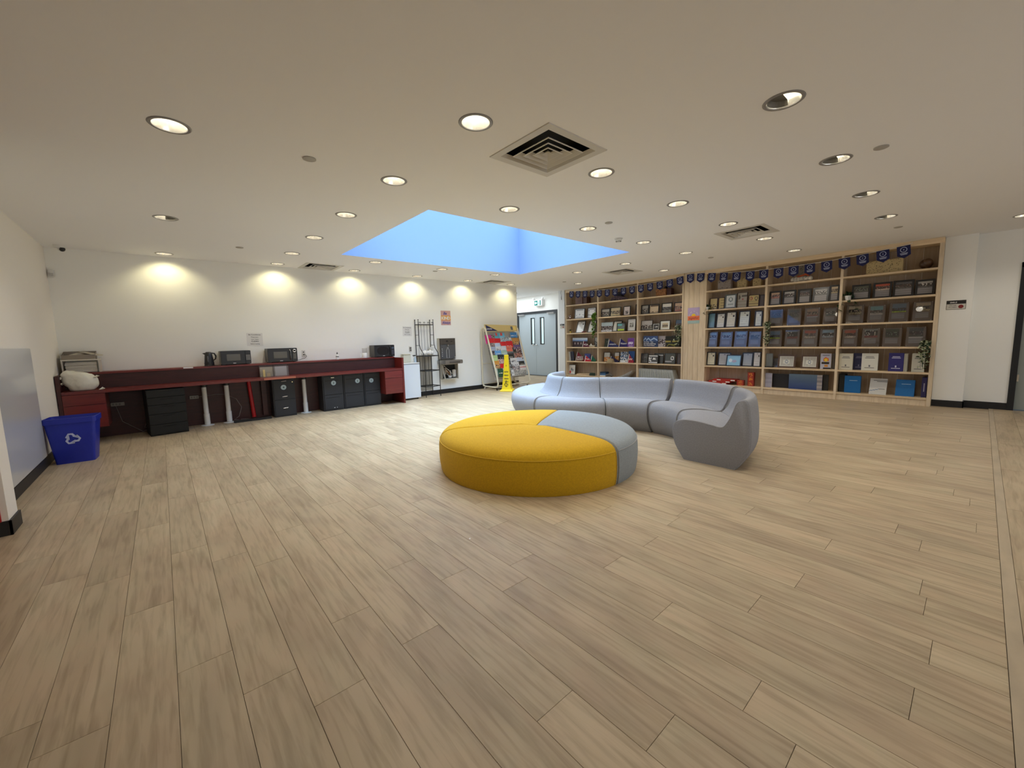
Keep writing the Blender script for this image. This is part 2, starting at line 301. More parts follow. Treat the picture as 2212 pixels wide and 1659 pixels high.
def floor():
    fl = struct('floor', MB().box(-3.0, 9.6, -4.0, 10.95, -.05, -.0035), mat('floor_underlay', (.09, .07, .05), .9))
    PW, PL, X0 = .1737, 1.165, -.0662
    known = {1: 1.902, 2: 1.621, 3: 1.397, 4: 1.786, 5: 1.457, 6: .8512, 7: .567, 8: 1.444, 10: .847, -2: 3.1306, 0: 2.494}
    planks = []
    for c in range(-6, 54):
        xa = X0+PW*(c-1); xb = xa+PW
        y0 = -.145; off = known[c] if c in known else R.random()*PL
        ylo, yhi = -.145, 8.06
        if xa > 7.15: yhi = 10.9
        if xb > 9.27: continue
        y = off
        while y > ylo: y -= PL
        while y < yhi:
            a, b = max(y, ylo), min(y+PL, yhi)
            if b-a > .03: planks.append((xa, xb, a, b))
            y += PL
    # the run beyond the transition strip is laid across
    yy = -.19
    while yy > -1.4:
        x = 1.0-R.random()
        while x < 9.25:
            planks.append((max(x, -1), min(x+PL, 9.25), yy-PW, yy)); x += PL
        yy -= PW
    # pixels covered
    M = cam.matrix_world.inverted()
    def proj(x, y):
        v = M @ Vector((x, y, 0))
        if v.z > -.05: return None
        return (1106+872.75*v.x/-v.z, 829.5-872.75*v.y/-v.z)
    sc = []
    for p in planks:
        q = [proj(p[0], p[2]), proj(p[1], p[2]), proj(p[1], p[3]), proj(p[0], p[3])]
        if None in q: q = [proj((p[0]+p[1])/2+i*.05, (p[2]+p[3])/2+j*.3) for i, j in ((-1, -1), (1, -1), (1, 1), (-1, 1))]
        if None in q: sc.append((-1, p)); continue
        q = [(min(2212, max(0, a)), min(1659, max(0, b))) for a, b in q]
        sc.append((abs(sum(q[i][0]*q[(i+1) % 4][1]-q[(i+1) % 4][0]*q[i][1] for i in range(4)))/2, p))
    sc.sort(key=lambda t: -t[0])
    G, B = .0004, .0006
    def pl(mb, w, l, ox=0, oy=0):
        x0, x1, y0, y1 = ox-w/2+G, ox+w/2-G, oy-l/2+G, oy+l/2-G
        mb.add([(x0, y0, -.003), (x1, y0, -.003), (x1, y1, -.003), (x0, y1, -.003), (x0+B, y0+B, 0), (x1-B, y0+B, 0), (x1-B, y1-B, 0), (x0+B, y1-B, 0)],
               [(4, 5, 6, 7), (0, 1, 5, 4), (1, 2, 6, 5), (2, 3, 7, 6), (3, 0, 4, 7)])
    cache = {}
    for s, (xa, xb, ya, yb) in sc[:296]:
        if s < 0: continue
        rotd = (xb-xa) > .2; w_, l_ = (yb-ya, xb-xa) if rotd else (xb-xa, yb-ya)
        key = (round(w_, 3), round(l_, 3))
        if key not in cache:
            mb = MB(); pl(mb, w_, l_); cache[key] = obj('plank', mb, FLOOR, fl); o = cache[key]
        else:
            o = cache[key].copy(); C.objects.link(o); o.parent = fl
        o.location = ((xa+xb)/2, (ya+yb)/2, 0); o.rotation_euler = (0, 0, PI/2 if rotd else 0)
    mb = MB(); rn = []
    for s, (xa, xb, ya, yb) in sc[296:]:
        if xb-xa > .2 and s < 0: continue
        pl(mb, xb-xa, yb-ya, (xa+xb)/2, (ya+yb)/2); rn += [R.random()]*5
    rest = obj('far_planks', mb, FLOOR, fl); rest['kind'] = 'stuff'
    a = rest.data.attributes.new('rnd', 'FLOAT', 'FACE'); a.data.foreach_set('value', rn)
    st = MB().box(-.6, 9.25, -.189, -.146, -.003, .0015); obj('transition_strip', st, mat('strip_vinyl', (.42, .34, .24), .5, noise=(12, .12, (.3, 1, 1))), fl)
    lf = MB(); lf.box(-3, 9.6, -4, -1.45, -.003, 0); lf.box(-3, -1.1, -1.45, 4.19, -.003, 0)
    o = obj('rear_planks', lf, FLOOR, fl); o['kind'] = 'stuff'
floor()
# ------------------------------------------------------------------ doors
def doors():
    d = sroot('door_1', (9.25, 10.36, 0), (0, 0, -PI/2))      # local x runs right as seen, y into the wall
    W = 1.84
    f = MB().box(0, .06, -.015, .12, 0, 2.07); f.box(W-.06, W, -.015, .12, 0, 2.07); f.box(.06, W-.06, -.015, .12, 2.0, 2.07)
    obj('door_frame', f, FRAMEK, d)
    for k, (a, b, g0) in enumerate(((.062, .872, .64), (.878, 1.778, 1.07))):
        g1 = g0+.175; lf = MB()
        lf.box(a, g0, .02, .06, .01, 1.995); lf.box(g1, b, .02, .06, .01, 1.995); lf.box(g0, g1, .02, .06, .01, 1.01); lf.box(g0, g1, .02, .06, 1.87, 1.995)
        l = obj('door_leaf', lf, DOORM, d)
        fr = MB().box(g0-.006, g0+.045, .012, .05, 1.01, 1.87); fr.box(g1-.02, g1+.006, .012, .05, 1.01, 1.87); fr.box(g0, g1, .012, .05, 1.01, 1.035); fr.box(g0, g1, .012, .05, 1.845, 1.87)
        obj('glazing_frame', fr, BLKP, l)
        obj('pane', MB().box(g0+.04, g1-.018, .03, .036, 1.03, 1.85), mat('glow_door_glass', (.62, .80, .82), .15, emit=.35, ecol=(.60, .80, .84)), l)  # emission put into the glass imitates light coming through
        kx = .80 if k == 0 else .95
        kn = MB().ball((kx, -.045, .99), .03); kn.tube([(kx, .02, .99), (kx, -.03, .99)], .012); obj('knob', kn, CHROME, l, smooth=True)
        cx = (.10, .36) if k == 0 else (1.44, 1.72)
        cl = MB().box(cx[0], cx[1], -.04, .02, 1.955, 2.0); cl.box(cx[0]+.02, cx[1]+.04, -.10, -.04, 1.985, 1.995); obj('closer', cl, mat('closer_grey', (.6, .6, .62), .4), l, bevel=.006)
    d = sroot('door_2', (9.25, -.31, 0), (0, 0, -PI/2)); W = 1.03
    f = MB().box(0, .065, -.02, .12, 0, 2.10); f.box(W-.065, W, -.02, .12, 0, 2.10); f.box(0, W, -.02, .12, 2.03, 2.10); obj('door_frame', f, FRAMEK, d)
    l = obj('door_leaf', MB().box(.067, W-.067, .03, .075, .012, 2.03), mat('grey_green_door', (.30, .33, .31), .5), d)
    kn = MB().ball((.88, -.02, 1.0), .03); obj('knob', kn, CHROME, l, smooth=True)
    h = MB().box(.068, .085, .012, .032, .42, .52); h.box(.068, .085, .012, .032, 1.30, 1.40); obj('hinge', h, CHROME, l)
doors()
t = thing('red_panel', 'glossy red panel on the end of the left wall stub', 'panel', (-.905, 4.19, 0))
obj('board', MB().box(-1.2, 0, -.012, 0, .10, 2.1), RED, t)
tag(obj('whiteboard', MB().box(-1.028, -1.012, 4.45, 6.40, .112, 1.25), mat('glossy_whiteboard', (.66, .69, .73), .22, coat=.5, coatr=.15), bevel=.003), 'large glossy whiteboard panel low on the left wall', 'whiteboard')

# ------------------------------------------------------------------ ceiling fittings
def downlights():
    tr = MB().lathe([(.086, 0), (.088, -.004), (.102, -.005), (.108, -.001), (.108, .001)], 28)
    rf = MB().lathe([(.086, 0), (.078, .03), (.066, .07), (.058, .10)], 28); lm = MB().lathe([(.001, .094), (.035, .092), (.058, .098)], 24)
    first = None; order = ['leftmost', 'second', 'third', 'fourth', 'fifth', 'sixth', 'seventh', 'eighth']
    col = {}
    for x, y, a, b in LP: col.setdefault(b, []).append(a)
    rown = {0: 'right-hand row of half-dark lights', 1: 'row starting near the big ceiling vent', 2: 'row just before the skylight', 3: 'row in line with the skylight front half', 4: 'row in line with the skylight middle', 5: 'row behind the skylight', 6: 'row washing the back wall', -1: ''}
    for x, y, a, b in LP:
        if b == -1: lab = 'recessed downlight cut off by the right edge of the frame'
        elif b < -1: lab = 'recessed downlight '+{-2: 'just above the top edge of the frame', -3: 'added unseen behind the viewpoint at the left', -4: 'added unseen behind the viewpoint in the middle', -5: 'added unseen behind the viewpoint at the right'}[b]
        else:
            k = sorted(col[b]).index(a); lab = f'recessed downlight, {order[k]} from the left in the {rown[b]}'
        t = thing('downlight', lab, 'ceiling light', (x, y, CEIL), group='recessed downlights')
        if first is None:
            first = [obj('trim_ring', tr, mat('ring_grey', (.26, .25, .25), .35), t, smooth=True), obj('reflector', rf, REFL, t, smooth=True), obj('lamp', lm, LAMP, t, smooth=True)]
        else:
            for f in first:
                o = f.copy(); C.objects.link(o); o.parent = t
        if b == 0 or (a, b) == (1, 4):
            hb = MB(); q0 = 0 if b == 0 else -PI/2
            ar = [(.084*math.cos(q0+k*PI/14), .084*math.sin(q0+k*PI/14)) for k in range(15)]
            hb.add([(x_, y_, .004) for x_, y_ in ar]+[(x_*.8, y_*.8, .03) for x_, y_ in ar], [(k, k+1, k+16, k+15) for k in range(14)]+[tuple(range(15, 30))])
            obj('half_disc', hb, mat('half_disc_grey', (.10, .095, .085), .45), t)  # dark grey half disc across one side of the opening
        l = bpy.data.lights.new('bulb', 'SPOT'); l.energy = SPOT_W*(1.0 if b != 6 else .5); l.color = SPOT_COL if b != 6 else (1, .90, .50); l.shadow_soft_size = .05
        l.spot_size = rad(138) if b != 6 else rad(128); l.spot_blend = .75 if b != 6 else .5
        o = bpy.data.objects.new('bulb_light', l); C.objects.link(o); o.parent = t; o.location = (0, 0, -.012)
        if b == 6: o.rotation_euler = (rad(14), 0, 0)
downlights()
def vents():
    labs = ['large square ceiling vent nearest the viewpoint', 'square ceiling vent above the right part of the room', 'square ceiling vent between skylight and bookcase', 'square ceiling vent above the magazine stand', 'square ceiling vent at the back wall left of the skylight']
    first = None
    def ringpl(mb, s0, z0, s1, z1):
        a = [(s0, s0), (-s0, s0), (-s0, -s0), (s0, -s0)]; b = [(s1, s1), (-s1, s1), (-s1, -s1), (s1, -s1)]
        mb.add([(x, y, z0) for x, y in a]+[(x, y, z1) for x, y in b], [(i, (i+1) % 4, (i+1) % 4+4, i+4) for i in range(4)])
    for i, (x, y) in enumerate(VENTS):
        t = thing('ceiling_vent', labs[i], 'vent', (x, y, CEIL), group='square ceiling vents')
        if first is None:
            m = MB(); ringpl(m, .305, 0, .303, -.006); ringpl(m, .303, -.006, .245, -.004); ringpl(m, .245, -.004, .225, .02)
            first = [obj('frame', m, VENTW, t)]
            d = MB(); ringpl(d, .27, 0, .27, .12); d.quad((-.27, -.27, .12), (.27, -.27, .12), (.27, .27, .12), (-.27, .27, .12)); first.append(obj('duct', d, DARK, t))
            for s in (.165, .110, .060):
                m = MB(); ringpl(m, s+.02, -.010, s-.02, .020); ringpl(m, s+.02, -.010, s+.012, -.013); ringpl(m, s+.012, -.013, s-.025, .018)
                first.append(obj('louver', m, VENTW, t))
            m = MB(); ringpl(m, .032, -.008, .001, .02); first.append(obj('core', m, VENTW, t))
        else:
            for f in first: o = f.copy(); C.objects.link(o); o.parent = t
vents()
def ceiling_bits():
    pts = [(.949, 3.297, 'nearest the far left downlight'), (.952, 6.768, 'near the back wall at the left'), (4.184, .581, 'at the far right of the ceiling'), (7.573, .822, 'above the right end of the bookcase'), (7.563, 3.253, 'above the poster panel of the bookcase'),
           (4.177, 3.0, 'between downlights in front of the smoke detector'), (4.184, 7.056, 'behind the skylight near the back wall'), (7.605, 6.763, 'above the left end of the bookcase')]
    first = None
    for x, y, l in pts:
        if first is None: o = first = obj('sprinkler_cover', MB().lathe([(.045, 0), (.045, -.006), (.038, -.009), (.0005, -.010)], 24), mat('disc_grey', (.42, .40, .37), .5), smooth=True)
        else: o = first.copy(); C.objects.link(o)
        o.location = (x, y, CEIL); tag(o, 'flat round sprinkler cover '+l, 'sprinkler cover', 'round ceiling discs')
    t = thing('smoke_detector', 'white smoke detector on the ceiling right of the skylight', 'smoke detector', (4.947, 3.392, CEIL))
    obj('base', MB().lathe([(.055, 0), (.055, -.012), (.001, -.014)], 20), WHITE, t, smooth=True); obj('sensor_head', MB().lathe([(.042, -.012), (.044, -.03), (.03, -.045), (.001, -.048)], 20), WHITE, t, smooth=True)
    m = MB()
    for k in range(8): a = k*PI/4; m.box(.030*math.cos(a)-.006, .030*math.cos(a)+.006, .030*math.sin(a)-.006, .030*math.sin(a)+.006, -.046, -.034)
    obj('slots', m, BLKP, t)
    t = thing('security_camera', 'small white dome camera on the ceiling in the far left corner', 'security camera', (-.86, 7.86, CEIL))
    obj('base', MB().lathe([(.06, 0), (.055, -.03), (.001, -.031)], 20), WHITE, t, smooth=True); obj('lens_ball', MB().ball((.02, -.01, -.045), .032), BLKP, t, smooth=True); obj('shroud', MB().ball((.012, .0, -.04), .036), WHITE, t, smooth=True)
    t = thing('motion_sensor', 'white wedge motion sensor on the far left wall corner', 'sensor', (-.99, WY, 2.23)); obj('body', MB().box(-.03, .03, -.045, 0, -.05, .05), WHITE, t, bevel=.01)
    obj('lens', MB().box(-.02, .02, -.05, -.044, -.04, .0), mat('sensor_lens', (.5, .5, .5), .3), t)
    t = thing('corner_camera', 'tiny white camera at the top end of the back wall by the corridor', 'security camera', (7.14, WY-.03, 2.39)); obj('body', MB().ball((0, 0, 0), .035), WHITE, t, smooth=True); obj('arm', MB().tube([(0, .03, .0), (0, 0, .02)], .008), WHITE, t)
ceiling_bits()
def exit_sign():
    t = thing('exit_sign', 'lit green running-man exit sign with two lamp heads above grey doors', 'exit sign', (9.22, 9.42, 2.215), (0, 0, -PI/2))
    obj('housing', MB().box(0, .36, -.09, .03, 0, .20), WHITE, t, bevel=.006)
    g = mat('exit_green', (.0, .12, .10), .5, emit=.25, ecol=(0, .30, .27)); wgl = mat('exit_white', (.6, 1, .95), .5, emit=.5, ecol=(.55, 1, .97))
    f = obj('sign_face', MB().box(.03, .31, -.094, -.09, .025, .175), g, t)
    obj('arrow', MB().add([(.045, -.096, .10), (.085, -.096, .155), (.085, -.096, .12), (.145, -.096, .12), (.145, -.096, .08), (.085, -.096, .08), (.085, -.096, .045)], [(0, 6, 5, 4, 3, 2, 1)]), wgl, f)
    obj('doorway', MB().quad((.175, -.096, .03), (.27, -.096, .03), (.27, -.096, .17), (.175, -.096, .17)), wgl, f)
    m = MB().box(.21, .228, -.098, -.096, .135, .155); m.add([(.205, -.098, .13), (.232, -.098, .13), (.228, -.098, .09), (.245, -.098, .045), (.232, -.098, .042), (.215, -.098, .08), (.195, -.098, .045), (.183, -.098, .05), (.203, -.098, .09)], [(0, 8, 7, 6, 5, 4, 3, 2, 1)]); obj('running_figure', m, g, f)
    for s in (-.02, .37):
        m = MB().tube([(s, -.10, .24), (s, -.03, .225)], [.035, .022], 12); m.tube([(s, -.03, .23), (s*.85+.03, -.02, .20)], .008); obj('lamp_head', m, WHITE, t, smooth=True)
    c = obj('hanging_cable', MB().tube([(8.925, 8.06, 2.565), (8.90, 8.05, 2.50), (8.90, 8.035, 2.42), (8.91, 8.045, 2.36), (8.92, 8.05, 2.30)], [.004, .004, .004, .008, .009], 8), BLKP)
    tag(c, 'short black cable hanging from the ceiling left of the bookcase', 'cable')
exit_sign()

# ------------------------------------------------------------------ bookcase
SHZ = [2.11, 1.712, 1.315, .914, .513, .115]
def bookcase(name, label, uprights, wst):
    t = thing(name, label, 'bookcase', (BX, uprights[0][0], 0))
    y_hi, y_lo = uprights[0][0], uprights[-1][1]; o = uprights[0][0]; D = .30
    def part(n, y0, y1, z0, z1, x0, x1, m, bv=.0015): return obj(n, MB().box(x0, x1, y0-o, y1-o, z0, z1), m, t, bevel=bv)
    for a, b in uprights: part('upright', b, a, 0, 2.48, 0, D, OAKV)
    part('top_rail', y_lo, y_hi, 2.48, 2.555, 0, D, OAKH); part('top_trim', y_lo, y_hi, 2.5555, 2.5663, -.012, .02, mat('pale_trim', (.66, .58, .46), .6), 0)
    for i in range(len(uprights)-1):
        y1, y0 = uprights[i][1], uprights[i+1][0]
        for z in SHZ: part('shelf', y0, y1, z-.015, z+.015, .001, D, OAKH)
        part('kick_board', y0, y1, 0, .0995, .02, .04, OAKV)
        n = 6; s = (y1-y0)/n
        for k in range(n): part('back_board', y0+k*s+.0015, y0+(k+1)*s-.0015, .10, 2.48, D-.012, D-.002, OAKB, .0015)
    obj('backing', MB().box(D-.002, D, y_lo-o, y_hi-o, 0, 2.5), DARK, t)
    return t
bookcase('bookcase', 'tall light-oak bookcase of three bays beside the grey double doors', [(7.945, 7.905), (6.805, 6.767), (5.605, 5.567), (4.460, 4.425)], 1)
bookcase('bookcase', 'tall light-oak bookcase of three bays right of the poster panel', [(3.962, 3.925), (2.805, 2.767), (1.655, 1.617), (.495, .447)], 1)
t = thing('oak_panel', 'narrow light-oak boarded panel between the two bookcases', 'wall panel', (BX+.012, 4.423, 0))
for k in range(4): obj('board', MB().box(0, .02, -.1145*(k+1)+.0015, -.1145*k-.0015, 0, 2.5663), OAKV, t, bevel=.0015)
# ------------------------------------------------------------------ printed pictures
def mixc(a, b, t): return tuple(a[i]*(1-t)+b[i]*t for i in range(3))
def jit(c, r, a=.15): k = 1+r.uniform(-a, a); return tuple(min(1, x*k) for x in c)
def doc(paper=(.72, .72, .68), mark=True, ink=(.30, .30, .30)):
    def f(u, v, r):
        if mark and .66 < u < .86 and .70 < v < .84: return (.03, .03, .03)
        if .88 < v < .92 and .42 < u < .58: return (.1, .1, .12)
        if .12 < u < .88 and .1 < v < .66 and int(v*18) % 2 == 0 and not (r.random() < .15): return mixc(paper, ink, .35)
        return paper
    return f
def crowd(sky=(.5, .6, .7), top=(.35, .3, .28), hi=(.6, .55, .5), low=(.25, .2, .2), hz=.62):
    def f(u, v, r):
        if v > hz: return jit(sky, r, .1)
        if v > hz*.35: return jit(r.choice([top, (.03, .025, .03), hi, (.06, .03, .03), (.02, .02, .02)]), r, .3)
        return jit(low, r, .4)
    return f
def plq(photo, bg=(.20, .155, .135), strip=None):
    def f(u, v, r):
        if u < .10 or u > .90 or v < .08 or v > .93: return bg
        if v > .50: return photo((u-.1)/.8, (v-.5)/.43, r)
        if strip and v > .45: return strip
        if .14 < u < .84 and .16 < v < .42: return mixc((.36, .33, .34), (.30, .28, .29), (int(v*22) % 2))
        return bg
    return f
def solid(c, a=.03): return lambda u, v, r: jit(c, r, a)
def key(u, v, r):
    if (u-.5)**2/.02+(v-.45)**2/.06 < 1: return (.25, .3, .4) if abs(((u-.5)**2/.008+(v-.47)**2/.024)-1) < .5 else (.72, .72, .66)
    if .28 < u < .72 and .25 < v < .62: return (.72, .72, .66)
    if .06 < u < .94 and .08 < v < .94 and int(v*24) % 3 != 0 and (int(u*26) % 2): return (.14, .13, .12)
    return (.70, .70, .64)
def seal(bg, ink, cy=.66, rr=.2, lines=(.22, .30)):
    def f(u, v, r):
        d = math.hypot(u-.5, (v-cy)*1.25)
        if abs(d-rr) < .045: return ink
        if any(abs(v-l) < .02 for l in lines) and .2 < u < .8: return mixc(bg, ink, .6)
        return bg
    return f
def grad(a, b): return lambda u, v, r: mixc(a, b, v)
W1 = (.8, .78, .74)
PH = {'warm': crowd((.45, .3, .2), (.3, .12, .1), (.6, .45, .35), (.3, .12, .1)), 'bw': crowd((.35, .34, .33), (.05, .05, .05), (.6, .58, .55), (.08, .08, .08)), 'sepia': crowd((.55, .45, .3), (.25, .18, .1), (.5, .42, .3), (.4, .33, .2)),
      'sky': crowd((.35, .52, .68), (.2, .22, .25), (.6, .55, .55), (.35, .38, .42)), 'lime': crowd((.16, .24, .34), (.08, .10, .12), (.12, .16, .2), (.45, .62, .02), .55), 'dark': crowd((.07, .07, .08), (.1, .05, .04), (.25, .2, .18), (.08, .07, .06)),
      'red': crowd((.42, .06, .03), (.1, .03, .03), (.3, .15, .12), (.5, .42, .36)), 'white': crowd((.3, .33, .32), (.05, .04, .05), (.65, .62, .6), (.25, .05, .05), .85), 'green': crowd((.06, .07, .05), (.03, .03, .03), (.2, .25, .18), (.06, .06, .05)),
      'teal': crowd((.22, .45, .48), (.12, .05, .05), (.3, .25, .22), (.55, .5, .45), .5)}
def item(name, label, cat, row, yl, yr, xb, dx, h, minlean=0.0, group=None):
    dx = max(minlean*h, min(.12, dx)); th = math.atan2(dx, h)
    t = thing(name, label, cat, (xb, yl, SHZ[row]+.0155), (-th, 0, -PI/2), group)
    return t, yl-yr, h/math.cos(th), th
def framed(name, label, cat, spec, frame, bw, fn, nx=16, nz=18, mat_w=0, mcol=(.7, .69, .65), lean=.10, m=None):
    row, yl, yr, xb, dx, h = spec; t, w_, H, th = item(name, label, cat, row, yl, yr, xb, dx, h, lean)
    d = .016
    f = MB().box(0, w_, 0, d, 0, bw); f.box(0, w_, 0, d, H-bw, H); f.box(0, bw, 0, d, bw, H-bw); f.box(w_-bw, w_, 0, d, bw, H-bw); f.box(bw, w_-bw, d*.6, d, bw, H-bw)
    obj('frame', f, frame, t)
    if mat_w: obj('mat_board', MB().box(bw, w_-bw, d*.45, d*.55, bw, H-bw), mat('mat_%d' % (mcol[0]*100), mcol, .7), t)
    b = bw+mat_w
    raster('picture', b, b, w_-2*b, H-2*b, d*.4, fn, t, nx, nz, m or PGLOSS, seed=int(yl*100))
    if th > .02 or True:   # easel strut behind
        z = H*.55; obj('strut', MB().box(w_/2-.015, w_/2+.015, d, d+.012, .02, z), frame, t)
    return t
def plaque(label, spec, photo, strip=None, backer=WALNUT):
    row, yl, yr, xb, dx, h = spec; sk = 'skylight' in label or 'sky corner' in label
    t, w_, H, th = item('award_plaque', label, 'plaque', row, yl, yr, xb, .18*h if sk else dx, h, .18 if sk else .06)
    if 'sky corner' in label: t.rotation_euler.z += rad(7); t.location.y -= .01
    obj('backer', MB().box(-.004, w_+.004, .008, .022, 0, H), backer, t, bevel=.002)
    raster('print', .004, .004, w_-.008, H-.008, .0075, plq(photo, strip=strip), t, 16, 18, PRINT, seed=int(yl*100))
    obj('cover_plate', MB().box(.004, w_-.004, .000, .004, .003, H-.003), PLATE, t)
    s = MB()
    for a in (.012, w_-.012):
        for b in (.012, H-.012): s.box(a-.003, a+.003, -.003, .0, b-.003, b+.003)
    obj('standoff', s, CHROME, t)
    return t
PLATE = bpy.data.materials.new('acrylic_plate'); PLATE.use_nodes = True
def _plate():
    N, L = nodes(PLATE); N.remove(N['Principled BSDF']); out = N['Material Output']
    tr = N.new('ShaderNodeBsdfTransparent'); gl = N.new('ShaderNodeBsdfGlossy'); gl.inputs['Roughness'].default_value = .02
    lw = N.new('ShaderNodeFresnel'); lw.inputs['IOR'].default_value = 1.5; mx = N.new('ShaderNodeMixShader')
    mu = N.new('ShaderNodeMath'); mu.operation = 'MULTIPLY'; mu.inputs[1].default_value = 1.15; mu.use_clamp = True
    L.new(lw.outputs[0], mu.inputs[0]); L.new(mu.outputs[0], mx.inputs[0]); L.new(tr.outputs[0], mx.inputs[1]); L.new(gl.outputs[0], mx.inputs[2]); L.new(mx.outputs[0], out.inputs[0])
_plate()
def card(name, label, cat, spec, fn, thick=.02, nx=12, nz=14, side=None, lean=0, bevel=.001):
    row, yl, yr, xb, dx, h = spec; t, w_, H, th = item(name, label, cat, row, yl, yr, xb, dx, h, lean)
    obj('body', MB().box(0, w_, .0005, thick, 0, H), side or PAPER, t, bevel=bevel)
    raster('cover', 0.001, 0.001, w_-.002, H-.002, 0, fn, t, nx, nz, PRINT, seed=int(yl*100)); return t, w_, H
BAY = ['first bay', 'second bay', 'third bay', 'fourth bay', 'fifth bay', 'last bay']; ROW = ['top shelf', 'second shelf', 'third shelf', 'fourth shelf', 'fifth shelf', 'bottom shelf']
def loc(row, yl):
    b = 0 if yl > 6.8 else 1 if yl > 5.59 else 2 if yl > 4.4 else 3 if yl > 2.8 else 4 if yl > 1.64 else 5
    return f', {ROW[row]} of the {BAY[b]}'
BF = BLKP; BRF = mat('dark_brown_frame', (.035, .015, .010), .35); SILV = mat('pewter_frame', (.12, .14, .14), .3, .3)
navyc = lin(20, 28, 70)
def FR(desc, spec, fn, frame=None, bw=.02, mat_w=0, mcol=(.7, .69, .65), lean=.10, nx=16, nz=16):
    framed('picture_frame', desc+loc(spec[0], spec[1]), 'picture frame', spec, frame or BF, bw, fn, nx, nz, mat_w, mcol, lean)
FR('wide black-framed certificate with heading blocks', (1, 7.688, 7.326, 9.06, .02, .285), lambda u, v, r: (.08, .08, .1) if ((.86 < v < .92 or .22 < v < .27 or .08 < v < .13) and .12 < u < .88) or ((u < .16 and u > .06 or .8 < u < .94) and .33 < v < .4) else (.30, .33, .36) if (u-.5)**2/.008+(v-.42)**2/.012 < 1 else (.70, .72, .76))
FR('tall certificate with a border, partly behind ivy', (1, 7.219, 6.944, 9.06, .02, .28), lambda u, v, r: (.12, .12, .14) if (.9 < v < .94 and .1 < u < .9) or ((u < .18 or u > .82) and int(v*14) % 2 == 0 and u > .05 and u < .95) or (.28 < v < .32) else (.72, .73, .76), bw=.012)
FR('black frame holding a typed letter, leaning far back', (2, 7.602, 7.318, 9.0, .12, .335), doc((.62, .62, .62)))
FR('black frame holding a typed letter, half hidden by ivy', (2, 7.18, 6.935, 9.0, .12, .33), doc((.62, .62, .62)))
FR('small dark picture standing behind the ivy', (3, 7.02, 6.90, 9.1, .02, .269), PH['bw'], bw=.01)
FR('black frame with red-dot print on white', (5, 7.928, 7.662, 9.04, .02, .287), lambda u, v, r: (.6, .02, .04) if (u-.26)**2+(v-.22)**2 < .02 else (.08, .08, .12) if (u-.55)**2/.06+(v-.48)**2/.05 < 1 and r.random() < .6 else (.72, .70, .66), bw=.012)
FR('black frame with group photo, leftmost', (1, 6.76, 6.479, 9.06, .02, .224), PH['bw'])
FR('black frame with sepia group photo', (1, 6.468, 6.149, 9.06, .02, .240), PH['sepia'])
FR('black frame with small dark figures on white', (1, 6.069, 5.86, 9.06, .02, .242), lambda u, v, r: (.05, .05, .06) if .25 < u < .75 and .1 < v < .5 and r.random() < .7 else (.72, .64, .64))
FR('dark frame cut off by the upright', (1, 5.72, 5.64, 9.06, .02, .262), PH['dark'], BRF)
FR('black frame with dark figure on white, leaning behind', (2, 6.384, 6.116, 9.03, .086, .281), lambda u, v, r: (.04, .04, .04) if .5 < u < .8 and .2 < v < .7 else (.66, .65, .60))
FR('black frame with lake view and lime strip', (2, 6.218, 5.962, 8.99, .02, .217), lambda u, v, r: (.45, .62, .02) if v < .22 and .05 < u < .95 else (.1, .42, .45) if v > .7 and u < .6 else jit((.12, .16, .18), r, .6))
FR('white-matted portrait frame against the right upright', (2, 5.945, 5.708, 9.06, .02, .308), lambda u, v, r: (.05, .05, .05) if .28 < u < .72 and .3 < v < .66 and r.random() < .8 else (.70, .70, .72), bw=.012)
FR('dark frame with orange maple-leaf picture, larger', (4, 6.694, 6.48, 9.08, .02, .26), lambda u, v, r: (.62, .22, .02) if v < .5 and r.random() < .75 else jit((.55, .56, .52), r), BRF, .012)
FR('dark frame with orange maple-leaf picture, smaller', (4, 6.37, 6.209, 9.1, .02, .262), lambda u, v, r: (.62, .25, .02) if v < .6 and r.random() < .75 else jit((.6, .56, .5), r), BF, .012)
FR('black frame with dark stage photo', (1, 5.555, 5.348, 9.06, .02, .228), PH['bw'])
FR('black frame with tan printed notice', (1, 5.332, 5.071, 9.05, .02, .225), lambda u, v, r: (.12, .07, .04) if (v > .82 and u > .05) or (.05 < v < .2 and r.random() < .6) else (.66, .52, .36))
FR('black frame with people on a white sky', (1, 5.007, 4.75, 9.05, .02, .232), crowd((.66, .62, .56), (.05, .05, .05), (.2, .2, .2), (.15, .16, .15), .6))
FR('black frame with reddish photo by the upright', (1, 4.699, 4.479, 9.05, .02, .227), PH['warm'])
FR('thin black frame with large crowd photo', (2, 5.551, 5.247, 9.06, .02, .244), crowd((.5, .48, .47), (.05, .05, .05), (.6, .58, .55), (.1, .1, .1), .55), bw=.008)
FR('small black frame with white mat and faces', (2, 5.208, 5.028, 9.0, .03, .164), lambda u, v, r: (.6, .6, .6) if .2 < u < .8 and .35 < v < .65 and r.random() < .6 else (.03, .03, .03), bw=.01, mat_w=.014)
FR('black frame with wide white mat around small photo', (2, 5.031, 4.776, 9.03, .02, .219), PH['sepia'], bw=.012, mat_w=.045, mcol=(.74, .75, .70))
FR('dark blue scene print leaning, behind white-green ivy', (2, 4.66, 4.486, 9.04, .05, .225), crowd((.05, .09, .16), (.03, .03, .04), (.4, .3, .3), (.04, .06, .04)), bw=.006)
FR('black frame with small grey text, far left', (4, 5.56, 5.37, 9.08, .03, .239), lambda u, v, r: (.10, .10, .10) if int(v*12) % 2 and r.random() < .7 else (.025, .025, .025), bw=.015)
FR('black frame with white lettering, standing in front', (4, 5.318, 5.055, 9.0, .03, .211), lambda u, v, r: (.8, .8, .8) if v > .88 or v < .12 or (u < .3 and .2 < v < .75 and r.random() < .6) or (.45 < u < .8 and .45 < v < .7 and r.random() < .5) else (.05, .05, .06), bw=.014)
